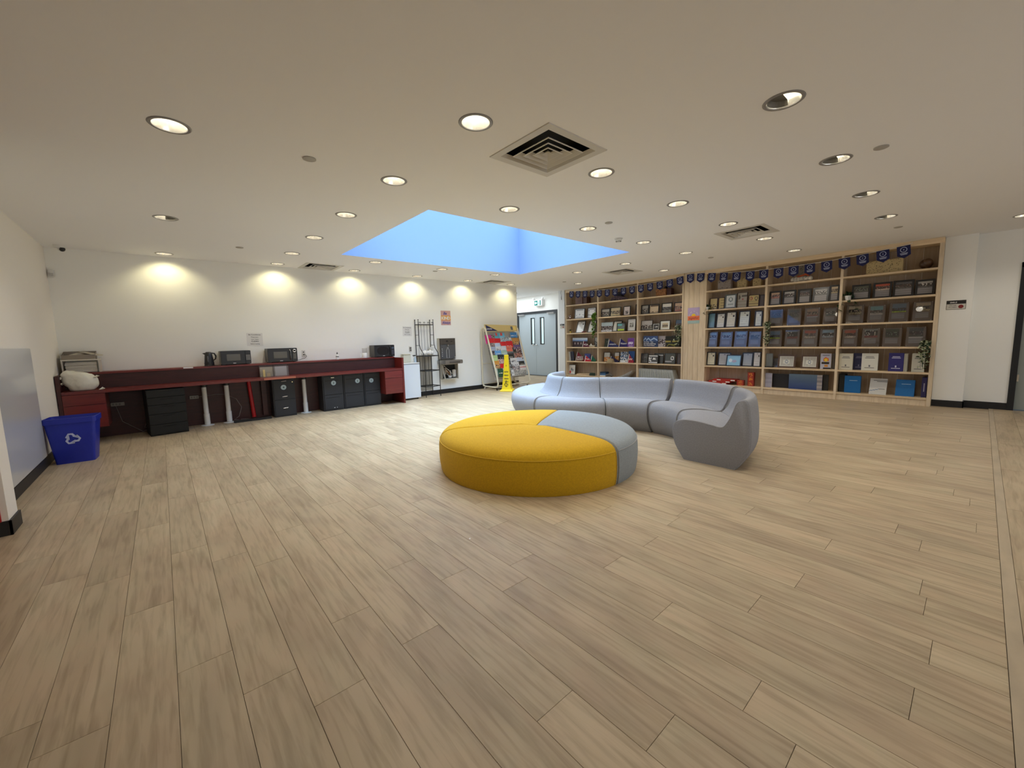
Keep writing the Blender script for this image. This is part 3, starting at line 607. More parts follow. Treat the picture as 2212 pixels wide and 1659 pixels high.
FR('black frame with a white heading, standing behind', (4, 5.18, 4.939, 9.05, .02, .249), lambda u, v, r: (.7, .7, .7) if .8 < v < .88 and u > .4 else (.03, .03, .03), bw=.014)
FR('black frame with white loop drawing', (4, 4.916, 4.64, 9.05, .02, .252), lambda u, v, r: (.7, .7, .7) if abs(math.hypot((u-.72)*1.2, v-.55)-.16) < .05 else (.3, .3, .32) if .15 < v < .25 and u < .7 else (.035, .045, .045), bw=.014)
FR('narrow black frame at the right upright', (4, 4.61, 4.475, 9.06, .02, .255), solid((.05, .03, .04)), bw=.012)
FR('brass-coloured certificate plaque behind plant', (1, 3.891, 3.725, 9.04, .02, .244), lambda u, v, r: (.05, .04, .02) if v < .45 and r.random() < .4 else (.52, .40, .16), BRF, .012)
FR('brass-coloured certificate plaque, narrower', (1, 3.714, 3.589, 9.05, .02, .244), lambda u, v, r: (.25, .18, .06) if int(v*12) % 3 == 0 and u > .3 else (.56, .43, .16), BRF, .012)
FR('white certificate with round crest in pewter frame', (1, 3.569, 3.349, 9.02, .02, .289), seal((.64, .69, .72), (.16, .22, .25)), SILV, .024)
FR('brass-coloured plaque with red and black seals', (1, 3.127, 2.933, 9.04, .02, .24), lambda u, v, r: (.35, .08, .04) if abs(math.hypot(u-.2, v-.72)-.12) < .04 else (.1, .09, .04) if abs(math.hypot(u-.75, v-.7)-.14) < .04 else (.3, .22, .08) if int(v*14) % 3 == 0 and v < .5 else (.55, .43, .16), BRF, .01)
FR('empty dark frame by the upright', (1, 2.93, 2.84, 9.05, .0, .228), solid((.05, .03, .03)), BRF, .012)
FR('black frame with teal panel', (2, 3.922, 3.763, 9.04, .051, .329), grad((.16, .26, .28), (.10, .27, .36)))
FR('black-framed letter, leftmost of four', (2, 3.746, 3.566, 9.04, .051, .314), doc())
FR('black-framed letter, second of four', (2, 3.554, 3.351, 9.04, .059, .332), doc())
FR('black-framed letter, third of four', (2, 3.299, 3.086, 9.04, .046, .332), doc((.68, .72, .66)))
FR('black-framed letter, rightmost of four', (2, 3.002, 2.86, 9.04, .03, .316), doc((.68, .72, .68)))
FR('black frame with cream letter', (4, 3.92, 3.731, 9.04, .02, .291), doc((.66, .63, .48)))
FR('black-framed letter leaning behind the blue picture', (4, 3.691, 3.435, 9.06, .043, .277), doc((.45, .46, .50), False))
FR('black frame with pale blue picture, standing in front', (4, 3.50, 3.205, 8.99, .05, .237), lambda u, v, r: (.62, .68, .72) if (u-.25)**2/.012+(v-.5)**2/.05 < 1 else (.35, .30, .40) if (u-.55)**2/.03+(v-.42)**2/.02 < 1 else (.25, .48, .60), lean=.25)
FR('black-framed grey letter leaning back', (4, 3.207, 3.003, 9.04, .051, .283), doc((.36, .37, .36), False))
FR('black-framed white letter by the upright', (4, 2.996, 2.855, 9.03, .02, .3), doc((.60, .60, .64)), bw=.016)
def FB(desc, spec, ph, lean=.10): framed('picture_frame', desc+loc(spec[0], spec[1]), 'picture frame', spec, BF, .028, lambda u, v, r: PH[ph](u, (v-.5)*2, r) if v > .5 else mixc((.25, .24, .25), (.18, .17, .18), int(v*24) % 2), 16, 18, 0, lean=lean)
FB('black frame, crowd photo in orange tones above text', (1, 2.755, 2.558, 9.05, .01, .27), 'warm'); FB('black frame, people lined up on grey above text', (1, 2.533, 2.32, 9.05, .02, .266), 'bw')
FB('black frame, crowd in maroon above text', (1, 2.291, 2.081, 9.05, .02, .264), 'dark'); FB('black frame whose glass mirrors a ceiling lamp', (1, 2.065, 1.829, 9.05, .02, .267), 'bw', .22); FB('black frame, two riders on sand, by the upright', (1, 1.823, 1.675, 9.05, .04, .286), 'sepia')
FB('black frame, dim green photo above text', (1, 1.508, 1.263, 9.05, .02, .25), 'green'); FB('black frame, large group in red above text', (1, 1.233, 1.002, 9.05, .02, .257), 'red')
FB('black frame, dark group under pale sky', (1, .989, .744, 9.05, .02, .262), 'dark'); FB('black frame, grey pavilion photo', (1, .732, .515, 9.05, .02, .242), 'bw')
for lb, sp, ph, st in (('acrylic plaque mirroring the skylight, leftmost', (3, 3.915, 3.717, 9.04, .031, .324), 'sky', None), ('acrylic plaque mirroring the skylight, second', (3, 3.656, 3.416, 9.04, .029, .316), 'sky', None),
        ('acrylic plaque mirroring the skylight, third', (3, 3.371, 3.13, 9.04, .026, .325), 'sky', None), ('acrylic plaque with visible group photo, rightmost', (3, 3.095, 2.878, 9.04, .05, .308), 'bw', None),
        ('acrylic plaque with bright lamp reflection, leftmost', (2, 2.736, 2.513, 9.05, .02, .313), 'dark', None), ('acrylic plaque with dark photo, second from left', (2, 2.444, 2.223, 9.05, .026, .313), 'dark', None),
        ('acrylic plaque with warm crowd photo, third', (2, 2.165, 1.937, 9.05, .02, .308), 'warm', (.6, .6, .66)), ('acrylic plaque with seated group, rightmost', (2, 1.888, 1.69, 9.05, .06, .298), 'bw', None),
        ('acrylic plaque with lake and lime strip, beside ivy', (3, 2.751, 2.515, 9.05, .02, .322), 'lime', None), ('acrylic plaque with white reflections, second', (3, 2.463, 2.232, 9.05, .031, .317), 'white', None),
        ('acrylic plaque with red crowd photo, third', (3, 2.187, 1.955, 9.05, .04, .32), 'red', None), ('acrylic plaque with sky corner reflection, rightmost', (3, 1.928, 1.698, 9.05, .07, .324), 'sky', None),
        ('acrylic plaque with dark picnic photo, leftmost', (2, 1.566, 1.333, 9.05, .05, .313), 'sepia', None), ('acrylic plaque with teal sky photo', (2, 1.281, 1.062, 9.05, .05, .29), 'teal', (.6, .58, .55)),
        ('acrylic plaque with lime strip under a lake photo', (2, 1.014, .786, 9.05, .06, .311), 'lime', None), ('acrylic plaque with group at a table, rightmost', (2, .738, .515, 9.05, .06, .306), 'sepia', None),
        ('acrylic plaque with red top photo and white arc', (3, 1.60, 1.391, 9.05, .03, .306), 'red', None), ('acrylic plaque with white-shirted group', (3, 1.334, 1.106, 9.05, .04, .309), 'white', None),
        ('acrylic plaque with dark green photo', (3, 1.069, .842, 9.05, .034, .308), 'green', None), ('acrylic plaque with dim crowd, behind trailing ivy', (3, .792, .568, 9.05, .05, .314), 'dark', (.6, .58, .55))):
    plaque(lb+loc(sp[0], sp[1]), sp, PH[ph], st, WALNUT)
for lb, sp in (('walnut plaque with white keyboard-like name grid, left', (4, 2.559, 2.269, 9.04, .03, .248)), ('walnut plaque with white keyboard-like name grid, right', (4, 2.183, 1.916, 9.04, .03, .247))):
    framed('award_plaque', lb+loc(sp[0], sp[1]), 'plaque', sp, WALNUT, .028, key, 26, 24)
sp = (1, 3.35, 3.158, 9.06, .03, .308)
framed('award_plaque', 'grey metal plaque with dark and red emblems, tallest'+loc(1, 3.35), 'plaque', sp, BRF, .006, lambda u, v, r: (.08, .07, .05) if (.7 < v < .82 and u > .45) or ((u-.2)**2/.01+(v-.7)**2/.03 < 1) else (.35, .05, .04) if .48 < v < .6 and .5 < u < .65 else (.30, .27, .20) if int(v*16) % 3 == 0 and v < .45 else (.40, .36, .29))
# ---- cards, books and binders
def K(name, desc, cat, spec, fn, **k): return card(name, desc+loc(spec[0], spec[1]), cat, spec, fn, **k)
sky_b = lambda u, v, r: ((.55, .65, .8) if v > .8 else (.16, .28, .55)) if v > .62 else (.30, .22, .22) if .3 < v < .5 and abs(u-.45) < .1 else (.03, .012, .018)
for i, sp in enumerate(((3, 7.799, 7.598, 9.10, .004, .262), (3, 7.667, 7.47, 9.08, .003, .26), (3, 7.538, 7.344, 9.06, .003, .259), (3, 7.418, 7.208, 9.04, .01, .257))):
    K('booklet', 'blue-topped maroon booklet, '+['leftmost', 'second', 'third', 'rightmost'][i]+' of four', 'booklet', sp, sky_b, thick=.008, side=mat('maroon', (.05, .01, .018), .6))
K('photo_print', 'wide unframed photo of a seated crowd under pale sky', 'photo', (2, 6.755, 6.389, 9.06, .02, .256), crowd((.42, .52, .58), (.2, .2, .22), (.65, .6, .6), (.5, .52, .58), .6), thick=.006, nx=24, nz=18, lean=.05)
K('collage_card', 'white card with a grid of blue portrait tiles', 'card', (4, 6.127, 5.903, 9.02, .038, .275), lambda u, v, r: (.75, .75, .74) if v < .22 and not (.08 < v < .16 and r.random() < .6) else r.choice([(.03, .04, .09), (.15, .28, .5), (.7, .7, .75), (.4, .42, .45), (.05, .05, .05)]), thick=.006, nx=12, nz=14)
K('purple_card', 'purple card with a white horse picture', 'card', (3, 5.893, 5.702, 9.0, .013, .226), lambda u, v, r: (.62, .55, .75) if (.32 < v < .56 and .1 < u < .8 and r.random() < .8) or (.06 < v < .12 and .2 < u < .8) else (.13, .03, .28), thick=.006)
K('book', 'blue hardback standing behind red pennant', 'book', (4, 5.932, 5.754, 9.08, .037, .293), grad((.05, .12, .35), (.03, .10, .30)), thick=.02, side=mat('bluebk', (.04, .10, .30), .5))
K('book', 'dark green book leaning left of navy pennants', 'book', (3, 6.641, 6.526, 9.04, .048, .223), lambda u, v, r: (.3, .3, .28) if .5 < v < .7 and u > .4 and r.random() < .3 else (.02, .03, .022), thick=.02, side=PAPER)
ybh = lambda u, v, r: (.45, .62, .85) if v > .5 and (abs(v-.82+abs(u-.5)*.5) < .05) else (.05, .10, .26) if v > .5 else (.02, .045, .13)
for i, sp in enumerate(((3, 5.502, 5.387, 9.1, .0, .268), (3, 5.407, 5.285, 9.07, .0, .266), (3, 5.281, 5.083, 9.04, .0, .264))):
    t, w_, H = K('book', 'navy book reading You Belong Here, '+['leftmost', 'middle', 'rightmost'][i]+' of three', 'book', sp, ybh, thick=.015, side=mat('navybk', (.02, .045, .13), .5))
    for k, s in enumerate(('You', 'Belong', 'Here')): text(s, .012, H*(.40-.155*k), -.0015, .045, PAPER, t, 'LEFT', bold=.02, width=min(w_-.02, (.07, .13, .10)[k]))
K('card', 'grey card with dark picture and white base', 'card', (3, 5.104, 4.907, 9.06, .033, .259), lambda u, v, r: (.45, .42, .45) if v > .7 or (v < .3 and u < .7) else (.08, .06, .07) if r.random() < .6 else (.5, .48, .5), thick=.01)
for i, sp in enumerate(((3, 4.909, 4.743, 9.08, .0, .251), (3, 4.739, 4.557, 9.08, .0, .252))):
    K('black_box', 'black box with a gold band, '+['left', 'right behind ivy'][i], 'box', sp, lambda u, v, r: (.35, .28, .06) if .46 < v < .54 and u < .8 else (.02, .022, .018), thick=.1, side=BLKP)
K('book', 'white book with sunset-filled head silhouette', 'book', (4, 1.881, 1.725, 9.03, .0, .28), lambda u, v, r: (.75, .55, .04) if (u-.52)**2/.03+(v-.58)**2/.012 < 1 else (.62, .10, .02) if (u-.52)**2/.07+(v-.58)**2/.03 < 1 and v > .5 else (.02, .015, .015) if (.3 < v < .46 and .1 < u < .82) or (v < .1 and u > .3) else (.6, .25, .04) if .14 < v < .26 and .4 < u < .7 else (.12, .12, .18) if .88 < v < .92 and .15 < u < .85 else (.48, .48, .58), thick=.02, nx=18, nz=22)
K('book', 'thin dark books beside the sunset book', 'book', (4, 1.722, 1.683, 9.08, .0, .279), lambda u, v, r: (.05, .04, .04) if int(u*4) % 2 else (.2, .18, .16), thick=.18, side=BLKP)
K('album', 'pale lilac album sheet in a sleeve', 'album', (5, 2.76, 2.64, 9.04, .0, .282), lambda u, v, r: (.40, .40, .50) if int(v*10) % 3 else (.34, .34, .44), thick=.01)
K('board', 'large black board behind the blue one', 'board', (5, 2.65, 2.29, 9.10, .0, .27), solid((.014, .014, .018)), thick=.012, side=BLKP)
K('board', 'wide blue gradient display board with text strip', 'board', (5, 2.36, 1.84, 9.05, .0, .285), lambda u, v, r: ((.40, .36, .36) if int(v*20) % 2 else (.25, .24, .26)) if u > .85 else mixc((.010, .035, .17), (.13, .20, .28), v), thick=.012, nx=20, nz=14, side=mat('boardblue', (.02, .06, .2), .5))
K('board', 'dark framed board end behind the blue board', 'board', (5, 1.845, 1.76, 9.10, .0, .29), solid((.03, .028, .025)), thick=.02, side=BLKP)
def binder(name, desc, spec, col, ink, cat='binder', th=.05, fn=None):
    f = fn or (lambda u, v, r: ink if (abs(v-.80) < .02 and .25 < u < .75) or (abs(v-.74) < .015 and .2 < u < .8) or (math.hypot(u-.5, (v-.26)*1.3) < .07) or (abs(v-.16) < .012 and .22 < u < .78) else col)
    return K(name, desc, cat, spec, f, thick=th, nx=20, nz=28, side=mat('bind%d%d' % (col[0]*100, col[2]*100), col, .5), bevel=.003)
binder('binder', 'cream ring binder with crest, far left', (4, 1.612, 1.425, 9.02, .0, .283), (.62, .60, .50), (.12, .12, .12))
binder('binder', 'navy binder half hidden behind a white one', (4, 1.428, 1.28, 9.09, .0, .287), (.025, .028, .085), (.2, .2, .3))
binder('binder', 'white ring binder with crest, in the middle', (4, 1.308, 1.099, 9.02, .004, .289), (.70, .70, .64), (.15, .15, .15))
binder('binder', 'navy ring binder with white lettering and open pages', (4, .969, .789, 9.02, .0, .298), (.025, .022, .16), (.55, .56, .7))
K('page_block', 'cream page block beside the navy binder', 'paper', (4, .787, .745, 9.03, .0, .29), lambda u, v, r: (.36, .36, .30) if int(u*4) % 2 else (.55, .54, .46), thick=.17)
binder('binder', 'cream ring binder with crest, behind ivy', (4, .696, .549, 9.02, .0, .294), (.58, .57, .49), (.12, .12, .12))
binder('binder', 'two black binders side by side at the left', (5, 1.60, 1.52, 9.06, .0, .315), (.012, .014, .014), (.03, .03, .03), th=.2, fn=solid((.012, .014, .014)))
binder('slipcase', 'bright blue slipcase, left of two', (5, 1.519, 1.301, 9.03, .0, .294), (.0, .12, .36), (.3, .5, .7), 'box', .06, lambda u, v, r: (.30, .45, .62) if (abs(v-.72) < .02 or abs(v-.64) < .015) and .3 < u < .8 else (.0, .12, .36))
binder('report', 'white report with blue curve, leaning back', (5, 1.188, .97, 9.02, .10, .262), (.62, .62, .60), (.1, .1, .1), 'report', .012, lambda u, v, r: (.1, .1, .1) if (.86 < v < .90 and u > .2) or (.78 < v < .82 and u > .4) or (.33 < v < .37 and .55 < u < .9) else (.06, .14, .3) if abs(v-.2-u*.25) < .02 and u < .6 else (.60, .60, .58))
binder('slipcase', 'bright blue slipcase, right of two', (5, .863, .64, 9.02, .07, .262), (.0, .12, .36), (.3, .5, .7), 'box', .06, lambda u, v, r: (.30, .45, .62) if (abs(v-.72) < .02 or abs(v-.64) < .015) and .3 < u < .8 else (.0, .12, .36))
binder('binder', 'narrow navy binder spine at the right end', (5, .564, .506, 9.03, .0, .315), (.03, .025, .11), (.4, .4, .5), th=.2, fn=lambda u, v, r: (.4, .4, .5) if abs(u-.5) < .1 and .3 < v < .7 else (.03, .025, .11))
# ---- white magazines in a row
mg = None
rr = random.Random(5)
for k in range(44):
    y = 5.555-k*.0215
    if mg is None:
        mb = MB().box(0, .014, 0, .20, 0, .262)
        mg = obj('magazine', mb, mat('white_magazine', (.50, .53, .52), .5)); o = mg; obj('spine_print', MB().box(.0045, .0095, -.0006, 0, .03, .20), mat('spine_ink', (.22, .26, .27), .6), o)
    else:
        o = mg.copy(); C.objects.link(o)
        if k % 3: c = mg.children[0].copy(); C.objects.link(c); c.parent = o
    th = rad(2+k*.32); o.rotation_euler = (0, -th, -PI/2); o.location = (9.0+rr.uniform(0, .012), y, SHZ[5]+.0155)
    tag(o, 'thin white magazine in the leaning row of the third bay, '+('leftmost' if k == 0 else 'rightmost' if k == 43 else 'number %d from the left' % (k+1)), 'magazine', 'white magazines standing in the bottom shelf')
# ---- odds and ends on the shelves
def at(name, desc, cat, row, y, x=9.03, rz=-PI/2): return thing(name, desc+loc(row, y), cat, (x, y, SHZ[row]+.0155), (0, 0, rz))
t = at('gift_box', 'brown box with framed front panel', 'box', 0, 7.636, 9.05); br = mat('brown_box', (.10, .045, .033), .5)
obj('front_panel', MB().box(0, .25, 0, .02, 0, .20), mat('brown_front', (.16, .075, .055), .5), t, bevel=.002); obj('body', MB().box(.0, .39, .02, .2, 0, .20), br, t, bevel=.003); obj('emblem', MB().box(.09, .19, -.003, 0, .06, .13), mat('brown_emblem', (.11, .05, .04), .5), t)
t = at('figurine', 'small maroon and white figurine', 'figurine', 1, 7.87)
m = MB().ball((.05, 0, .04), .04); m.ball((.05, 0, .10), .028); obj('body', m, mat('maroon_fig', (.12, .02, .03), .5), t, smooth=True); m = MB().ball((.07, -.02, .05), .025); m.ball((.03, -.025, .085), .014); m.ball((.08, -.02, .1), .014); obj('white_trim', m, WHITE, t, smooth=True)
def potplant(desc, row, y, x, pr, ph, pm, leaves, lm, spread, drop=0, lsz=.03, cat='plant', seed=1):
    t = at('potted_plant', desc, cat, row, y, x, 0); r = random.Random(seed)
    obj('pot', MB().lathe([(pr*.7, 0), (pr, ph), (pr*.9, ph), (pr*.88, ph*.8), (.001, ph*.78)], 18, cap=False), pm, t, smooth=True)
    m = MB(); s = MB()
    for i in range(leaves):
        a = r.uniform(0, 2*PI); q = r.random()
        px_ = Vector((-abs(math.cos(a))*spread*q*.8+.01, math.sin(a)*spread*q, ph+.01+r.uniform(0, spread*.6)-drop*q*q))
        s.tube([(0, 0, ph*.8), (px_.x*.5, px_.y*.5, ph+spread*.3), px_], .0018, 4)
        leaf(m, px_, lsz*r.uniform(.7, 1.2), r)
    obj('stems', s, LEAFD, t); o = obj('leaves', m, lm, t); o['kind'] = 'stuff'; return t
def leaf(m, p, s, r):
    q = Euler((r.uniform(-1, 1), r.uniform(-1, 1), r.uniform(0, 6.28))).to_matrix()
    pts = [(0, -s, 0), (s*.45, -s*.35, s*.12), (s*.4, s*.3, s*.12), (0, s, -s*.1), (-s*.4, s*.3, s*.12), (-s*.45, -s*.35, s*.12), (0, 0, 0)]
    m.add([Vector(p)+q @ Vector(a) for a in pts], [(0, 1, 6), (1, 2, 6), (2, 3, 6), (3, 4, 6), (4, 5, 6), (5, 0, 6)])
potplant('tiny succulent in a yellow pot', 2, 7.80, 9.02, .035, .055, mat('yellow_pot', (.50, .36, .08), .5), 26, LEAFD, .08, lsz=.014, seed=3)
potplant('dark-leaved plant in white pot spilling over the edge', 1, 3.90, 8.995, .04, .06, WHITE, 20, LEAFD, .10, drop=.22, lsz=.038, seed=4)
potplant('glossy broad-leaved plant in a white pot', 1, 1.54, 9.0, .05, .075, WHITE, 16, LEAFD, .13, drop=.26, lsz=.05, seed=6)
def ivy(desc, row, y, ztop, zbot, lm, n, wd, seed, second=None, lsz=.022):
    r = random.Random(seed); z0 = SHZ[row]+.0155; t = thing('trailing_ivy', desc, 'plant', (8.995, y, z0), (0, 0, 0))
    pr = .04; obj('pot', MB().lathe([(pr*.7, 0), (pr, .06), (pr*.88, .05), (.001, .05)], 16), WHITE, t, smooth=True)
    s = MB(); m = MB(); m2 = MB(); L_ = []
    for k in range(7):
        a = r.uniform(-wd, wd); zz = zbot+(ztop-zbot)*r.uniform(0, .35); pts = [(0, a*.3, .05), (-.055, a*.7, max(.07, (ztop-z0)*r.uniform(.3, .9))), (-.078, a*.9, .0), (-.078, a, (zz-z0)*.5), (-.075, a*.7, zz-z0)]
        s.tube(pts, .002, 4); L_.append(pts)
    for i in range(n):
        pts = r.choice(L_); u = r.uniform(.6, 4); k = min(3, int(u)); f = u-k
        if r.random() < .3: u = r.uniform(0, 2); k = int(u); f = u-k
        p = Vector(pts[k])*(1-f)+Vector(pts[k+1])*f+Vector((r.uniform(-.03, .0), r.uniform(-.03, .03), r.uniform(-.02, .02)))
        leaf(m2 if (second and r.random() < .45) else m, p, lsz*r.uniform(.6, 1.3), r)
    obj('stems', s, LEAFD, t); o = obj('leaves', m, lm, t); o['kind'] = 'stuff'
    if second: o = obj('pale_leaves', m2, second, t); o['kind'] = 'stuff'
ivy('bright green ivy trailing down the first upright', 1, 6.90, 1.84, 1.12, LEAF, 420, .06, 11, lsz=.030)
ivy('white-edged ivy trailing at the right end of the third bay', 2, 4.52, 1.42, .96, LEAFD, 300, .07, 12, LEAFV, .022)
ivy('white-edged ivy trailing beside the lime-strip plaque', 2, 2.735, 1.42, .94, LEAFD, 320, .05, 13, LEAFV, .020)
ivy('white-edged ivy trailing at the right end of the last bay', 3, .555, 1.04, .55, LEAFD, 320, .05, 14, LEAFV, .022)
def pennant(desc, row, y, w_, h, col, txt=None, x=9.01, tcol=None, lean=.2):
    t = thing('pennant', desc+loc(row, y), 'pennant', (x, y, SHZ[row]+.017), (-lean, 0, -PI/2))
    obj('felt', MB().prism([(0, 0), (w_*.08, h), (w_, h*.22), (w_, 0)], 0, .004), mat('felt%d%d%d' % tuple(int(c*300) for c in col), col, .9), t)
    obj('edge_band', MB().prism([(-.006, 0), (w_*.08-.006, h), (w_*.08+.008, h), (.01, 0)], -.001, .0), PAPER, t)
    if txt: text(txt, w_*.14, h*.30, -.002, h*.30, tcol or PAPER, t, 'LEFT', width=w_*.62, bold=.01)
pennant('maroon felt pennant with white leaf', 3, 7.36, .24, .175, (.10, .01, .03), 'Q')
pennant('maroon felt pennant lettered in white', 4, 7.652, .33, .27, (.20, .015, .03), 'BROCK', x=9.06)
pennant('small red pennant', 4, 7.27, .22, .166, (.42, .015, .03), 'York', x=8.995)
pennant('green pennant with white edge', 4, 7.076, .17, .177, (.01, .10, .055), None, x=9.02)
pennant('navy felt pennant with white ring logo', 3, 6.506, .33, .19, (.015, .02, .10), 'ontario', x=9.01)
pennant('navy felt pennant, taller', 3, 6.186, .30, .225, (.022, .018, .12), 'Western', x=9.05)
pennant('dark navy pennant lying over frames', 4, 6.452, .29, .16, (.012, .01, .05), None, x=9.03)
pennant('red pennant with white figure', 4, 5.879, .17, .222, (.28, .015, .03), 'W', x=8.995)
t = at('book', 'blue and white booklet behind the red pennant', 'booklet', 4, 7.37, 9.12); obj('body', MB().box(0, .2, 0, .01, 0, .21), mat('bluebk2', (.05, .07, .30), .5), t)
t = at('ribbon', 'folded dark red ribbon', 'ribbon', 2, 7.386, 8.99); obj('band', MB().tube([(0, .02, .012), (.05, 0, .03), (.1, .03, .012), (.16, 0, .02)], .009, 6), mat('red_ribbon', (.25, .01, .02), .7), t, smooth=True)
t = at('model_boat', 'cream model boat', 'model', 3, 7.133, 9.0); obj('hull', MB().add([(0, 0, .04), (.2, -.01, .02), (.22, .03, .045), (.02, .05, .05), (.03, .02, 0), (.18, .02, 0)], [(0, 1, 2, 3), (0, 4, 5, 1), (1, 5, 2), (2, 5, 4, 3), (3, 4, 0)]), mat('cream_wood', (.55, .50, .40), .6), t)
obj('sail', MB().add([(.03, .02, .05), (.07, .02, .10), (.11, .02, .045)], [(0, 1, 2)]), PAPER, t)
t = at('globe', 'small grey globe on a yellow stand', 'globe', 4, 7.955, 9.03); obj('stand', MB().lathe([(.045, 0), (.04, .05), (.015, .1), (.012, .14)], 16), mat('ochre', (.42, .30, .05), .5), t, smooth=True); obj('ball', MB().ball((0, 0, .19), .05), mat('grey_ball', (.25, .25, .27), .5), t, smooth=True)
for k, c in enumerate(((.66, .65, .62), (.60, .60, .58), (.02, .02, .04))):
    t = at('book', ['white upright book, leftmost', 'white upright book, second', 'dark upright book leaning on white ones'][k], 'book', 4, 7.885-k*.035, 9.04); o = t
    b = obj('cover', MB().box(0, .026 if k < 2 else .12, 0, .16 if k < 2 else .03, 0, .265), mat('bk%d' % k, c, .5), t, bevel=.002); t.rotation_euler = (0, -rad(5), -PI/2)
    obj('pages', MB().box(.004, .022 if k < 2 else .116, .004, .156 if k < 2 else .026, .2655, .2665), PAPER, t)
t = at('fabric_toy', 'crumpled white and brown fabric toy', 'toy', 4, 7.62, 8.995); r = random.Random(2); m = MB()
for i in range(9): m.ball((.02+.03*i, r.uniform(0, .03), .03+r.uniform(0, .03)), r.uniform(.022, .034), 8, 5)
obj('body', m, mat('speckled_cloth', (.42, .36, .32), .8, noise=(40, .5)), t, smooth=True)
t = at('felt_hat', 'tan felt hat shape', 'hat', 4, 6.40, 9.0, 0); obj('crown', MB().lathe([(.10, 0), (.098, .03), (.07, .09), (.001, .10)], 20), mat('tan_felt', (.38, .30, .18), .85), t, smooth=True); obj('brim', MB().lathe([(.09, .004), (.13, 0), (.13, .004), (.09, .012)], 20), mat('tan_felt2', (.33, .26, .15), .85), t, smooth=True)
t = at('wood_slats', 'flat pale wooden boards', 'boards', 5, 7.579, 9.0)
for k in range(2): obj('slat', MB().box(.02*k, .5, 0, .09, .0+.022*k, .018+.022*k), OAKH, t, rot=(0, -.03*k, 0))
t = at('cloth', 'dark green folded cloth', 'cloth', 5, 7.11, 8.99); m = MB()
for i in range(3): m.tube([(.01*i, .02, .02+.022*i), (.09, .0, .03+.02*i), (.18, .03, .022+.022*i)], .018, 8)
obj('folds', m, mat('green_cloth', (.02, .045, .035), .8), t, smooth=True)
t = at('gift_box', 'dark box under a patterned scarf', 'box', 0, 6.363, 9.1); obj('body', MB().box(0, .217, 0, .12, 0, .217), mat('dk_box', (.02, .018, .03), .5), t, bevel=.003); obj('lid', MB().box(-.006, .223, -.006, .126, .17, .222), mat('dk_lid', (.03, .028, .045), .5), t, bevel=.003)
t = at('scarf', 'crumpled dark patterned scarf', 'scarf', 0, 6.395, 9.0); m = MB(); r = random.Random(8)
for i in range(6): m.tube([(.0, .03*i*.3, .018+.012*i), (.15, .0, .03+.014*i), (.32, .02, .02+.012*i), (.48, .03, .014)], .018, 7)
obj('folds', m, mat('scarf_print', (.09, .06, .08), .8, noise=(35, .9)), t, smooth=True)
for k, (c, z, h) in enumerate((((.55, .56, .6), 0, .035), ((.06, .16, .34), .0355, .05), ((.02, .05, .10), .086, .035))):
    t = at('book', ['white book at the bottom of a small stack', 'blue book in the middle of a small stack', 'dark blue book on top of a small stack'][k], 'book', 5, 6.825, 9.02); t.location.z += z; t.rotation_euler.z += .05*k
    obj('cover', MB().box(0, .235, 0, .16, 0, h), mat('stk%d' % k, c, .5), t, bevel=.002); obj('pages', MB().box(.003, .232, -.0008, 0, .005, h-.005), PAPER if k == 0 else mat('stk%d' % k, c), t)
t = at('driftwood', 'grey-brown carved wood piece', 'ornament', 5, 6.577, 9.03); m = MB().tube([(0, .02, .03), (.06, .0, .05), (.12, .02, .075), (.2, .03, .03)], [.03, .022, .02, .028], 8); m.box(.02, .16, .0, .05, 0, .03); obj('body', m, mat('driftwood_grey', (.16, .14, .12), .8), t, smooth=True)
r = random.Random(31)
for i in range(12):
    o = obj('newspaper', MB().box(0, .30, 0, .2, 0, .005), PAPER); o.location = (8.99+r.uniform(0, .04), 6.22-.018*i, SHZ[5]+.0165+i*.0058); o.rotation_euler = (0, -rad(2+2.2*i), -PI/2)
    obj('print_lines', MB().box(.02, .28, -.0004, .0, .0012, .0036), mat('newsink', (.35, .35, .36), .7), o)
    tag(o, 'white paper in the fanned pile, '+('bottom sheet' if i == 0 else 'top sheet' if i == 11 else ['second', 'third', 'fourth', 'fifth', 'sixth', 'seventh', 'eighth', 'ninth', 'tenth', 'eleventh'][i-1]+' sheet from the bottom')+', second bay', 'paper', 'papers fanned on the bottom shelf')
t = at('basket', 'orange woven basket', 'basket', 0, 5.13, 9.0); 
for k in range(6): obj('weave_band', MB().box(-.002*k, .25+.002*k, 0, .10, .001+.0265*k, .025+.0265*k), mat('woven_orange', (.36, .16, .06), .7, noise=(26, .8, (1, 1, 3))), t, bevel=.006)
t = at('gift_box', 'maroon box beside the woven basket', 'box', 0, 4.872, 9.03); obj('body', MB().box(0, .11, 0, .14, 0, .155), mat('maroon_box', (.05, .012, .010), .5), t, bevel=.003); obj('lid', MB().box(-.002, .112, -.002, .142, .13, .160), mat('maroon_lid', (.06, .014, .012), .5), t, bevel=.003)
t = at('teapot', 'black teapot-like jar behind basket', 'jar', 0, 4.965, 9.17, 0); obj('body', MB().lathe([(.03, 0), (.05, .06), (.048, .17), (.03, .22), (.001, .24)], 16), BLKP, t, smooth=True); obj('knob', MB().ball((0, 0, .245), .012), CHROME, t)
t = at('ribbon', 'olive ribbon bow in front of black boxes', 'ribbon', 3, 4.83, 8.985); m = MB().tube([(0, .02, .01), (.07, .0, .07), (.1, .01, .05), (.2, .02, .012)], .008, 6); m.tube([(.05, 0, .06), (.15, 0, .055), (.2, .02, .04)], .012, 6); obj('band', m, mat('olive', (.22, .22, .05), .7), t, smooth=True)
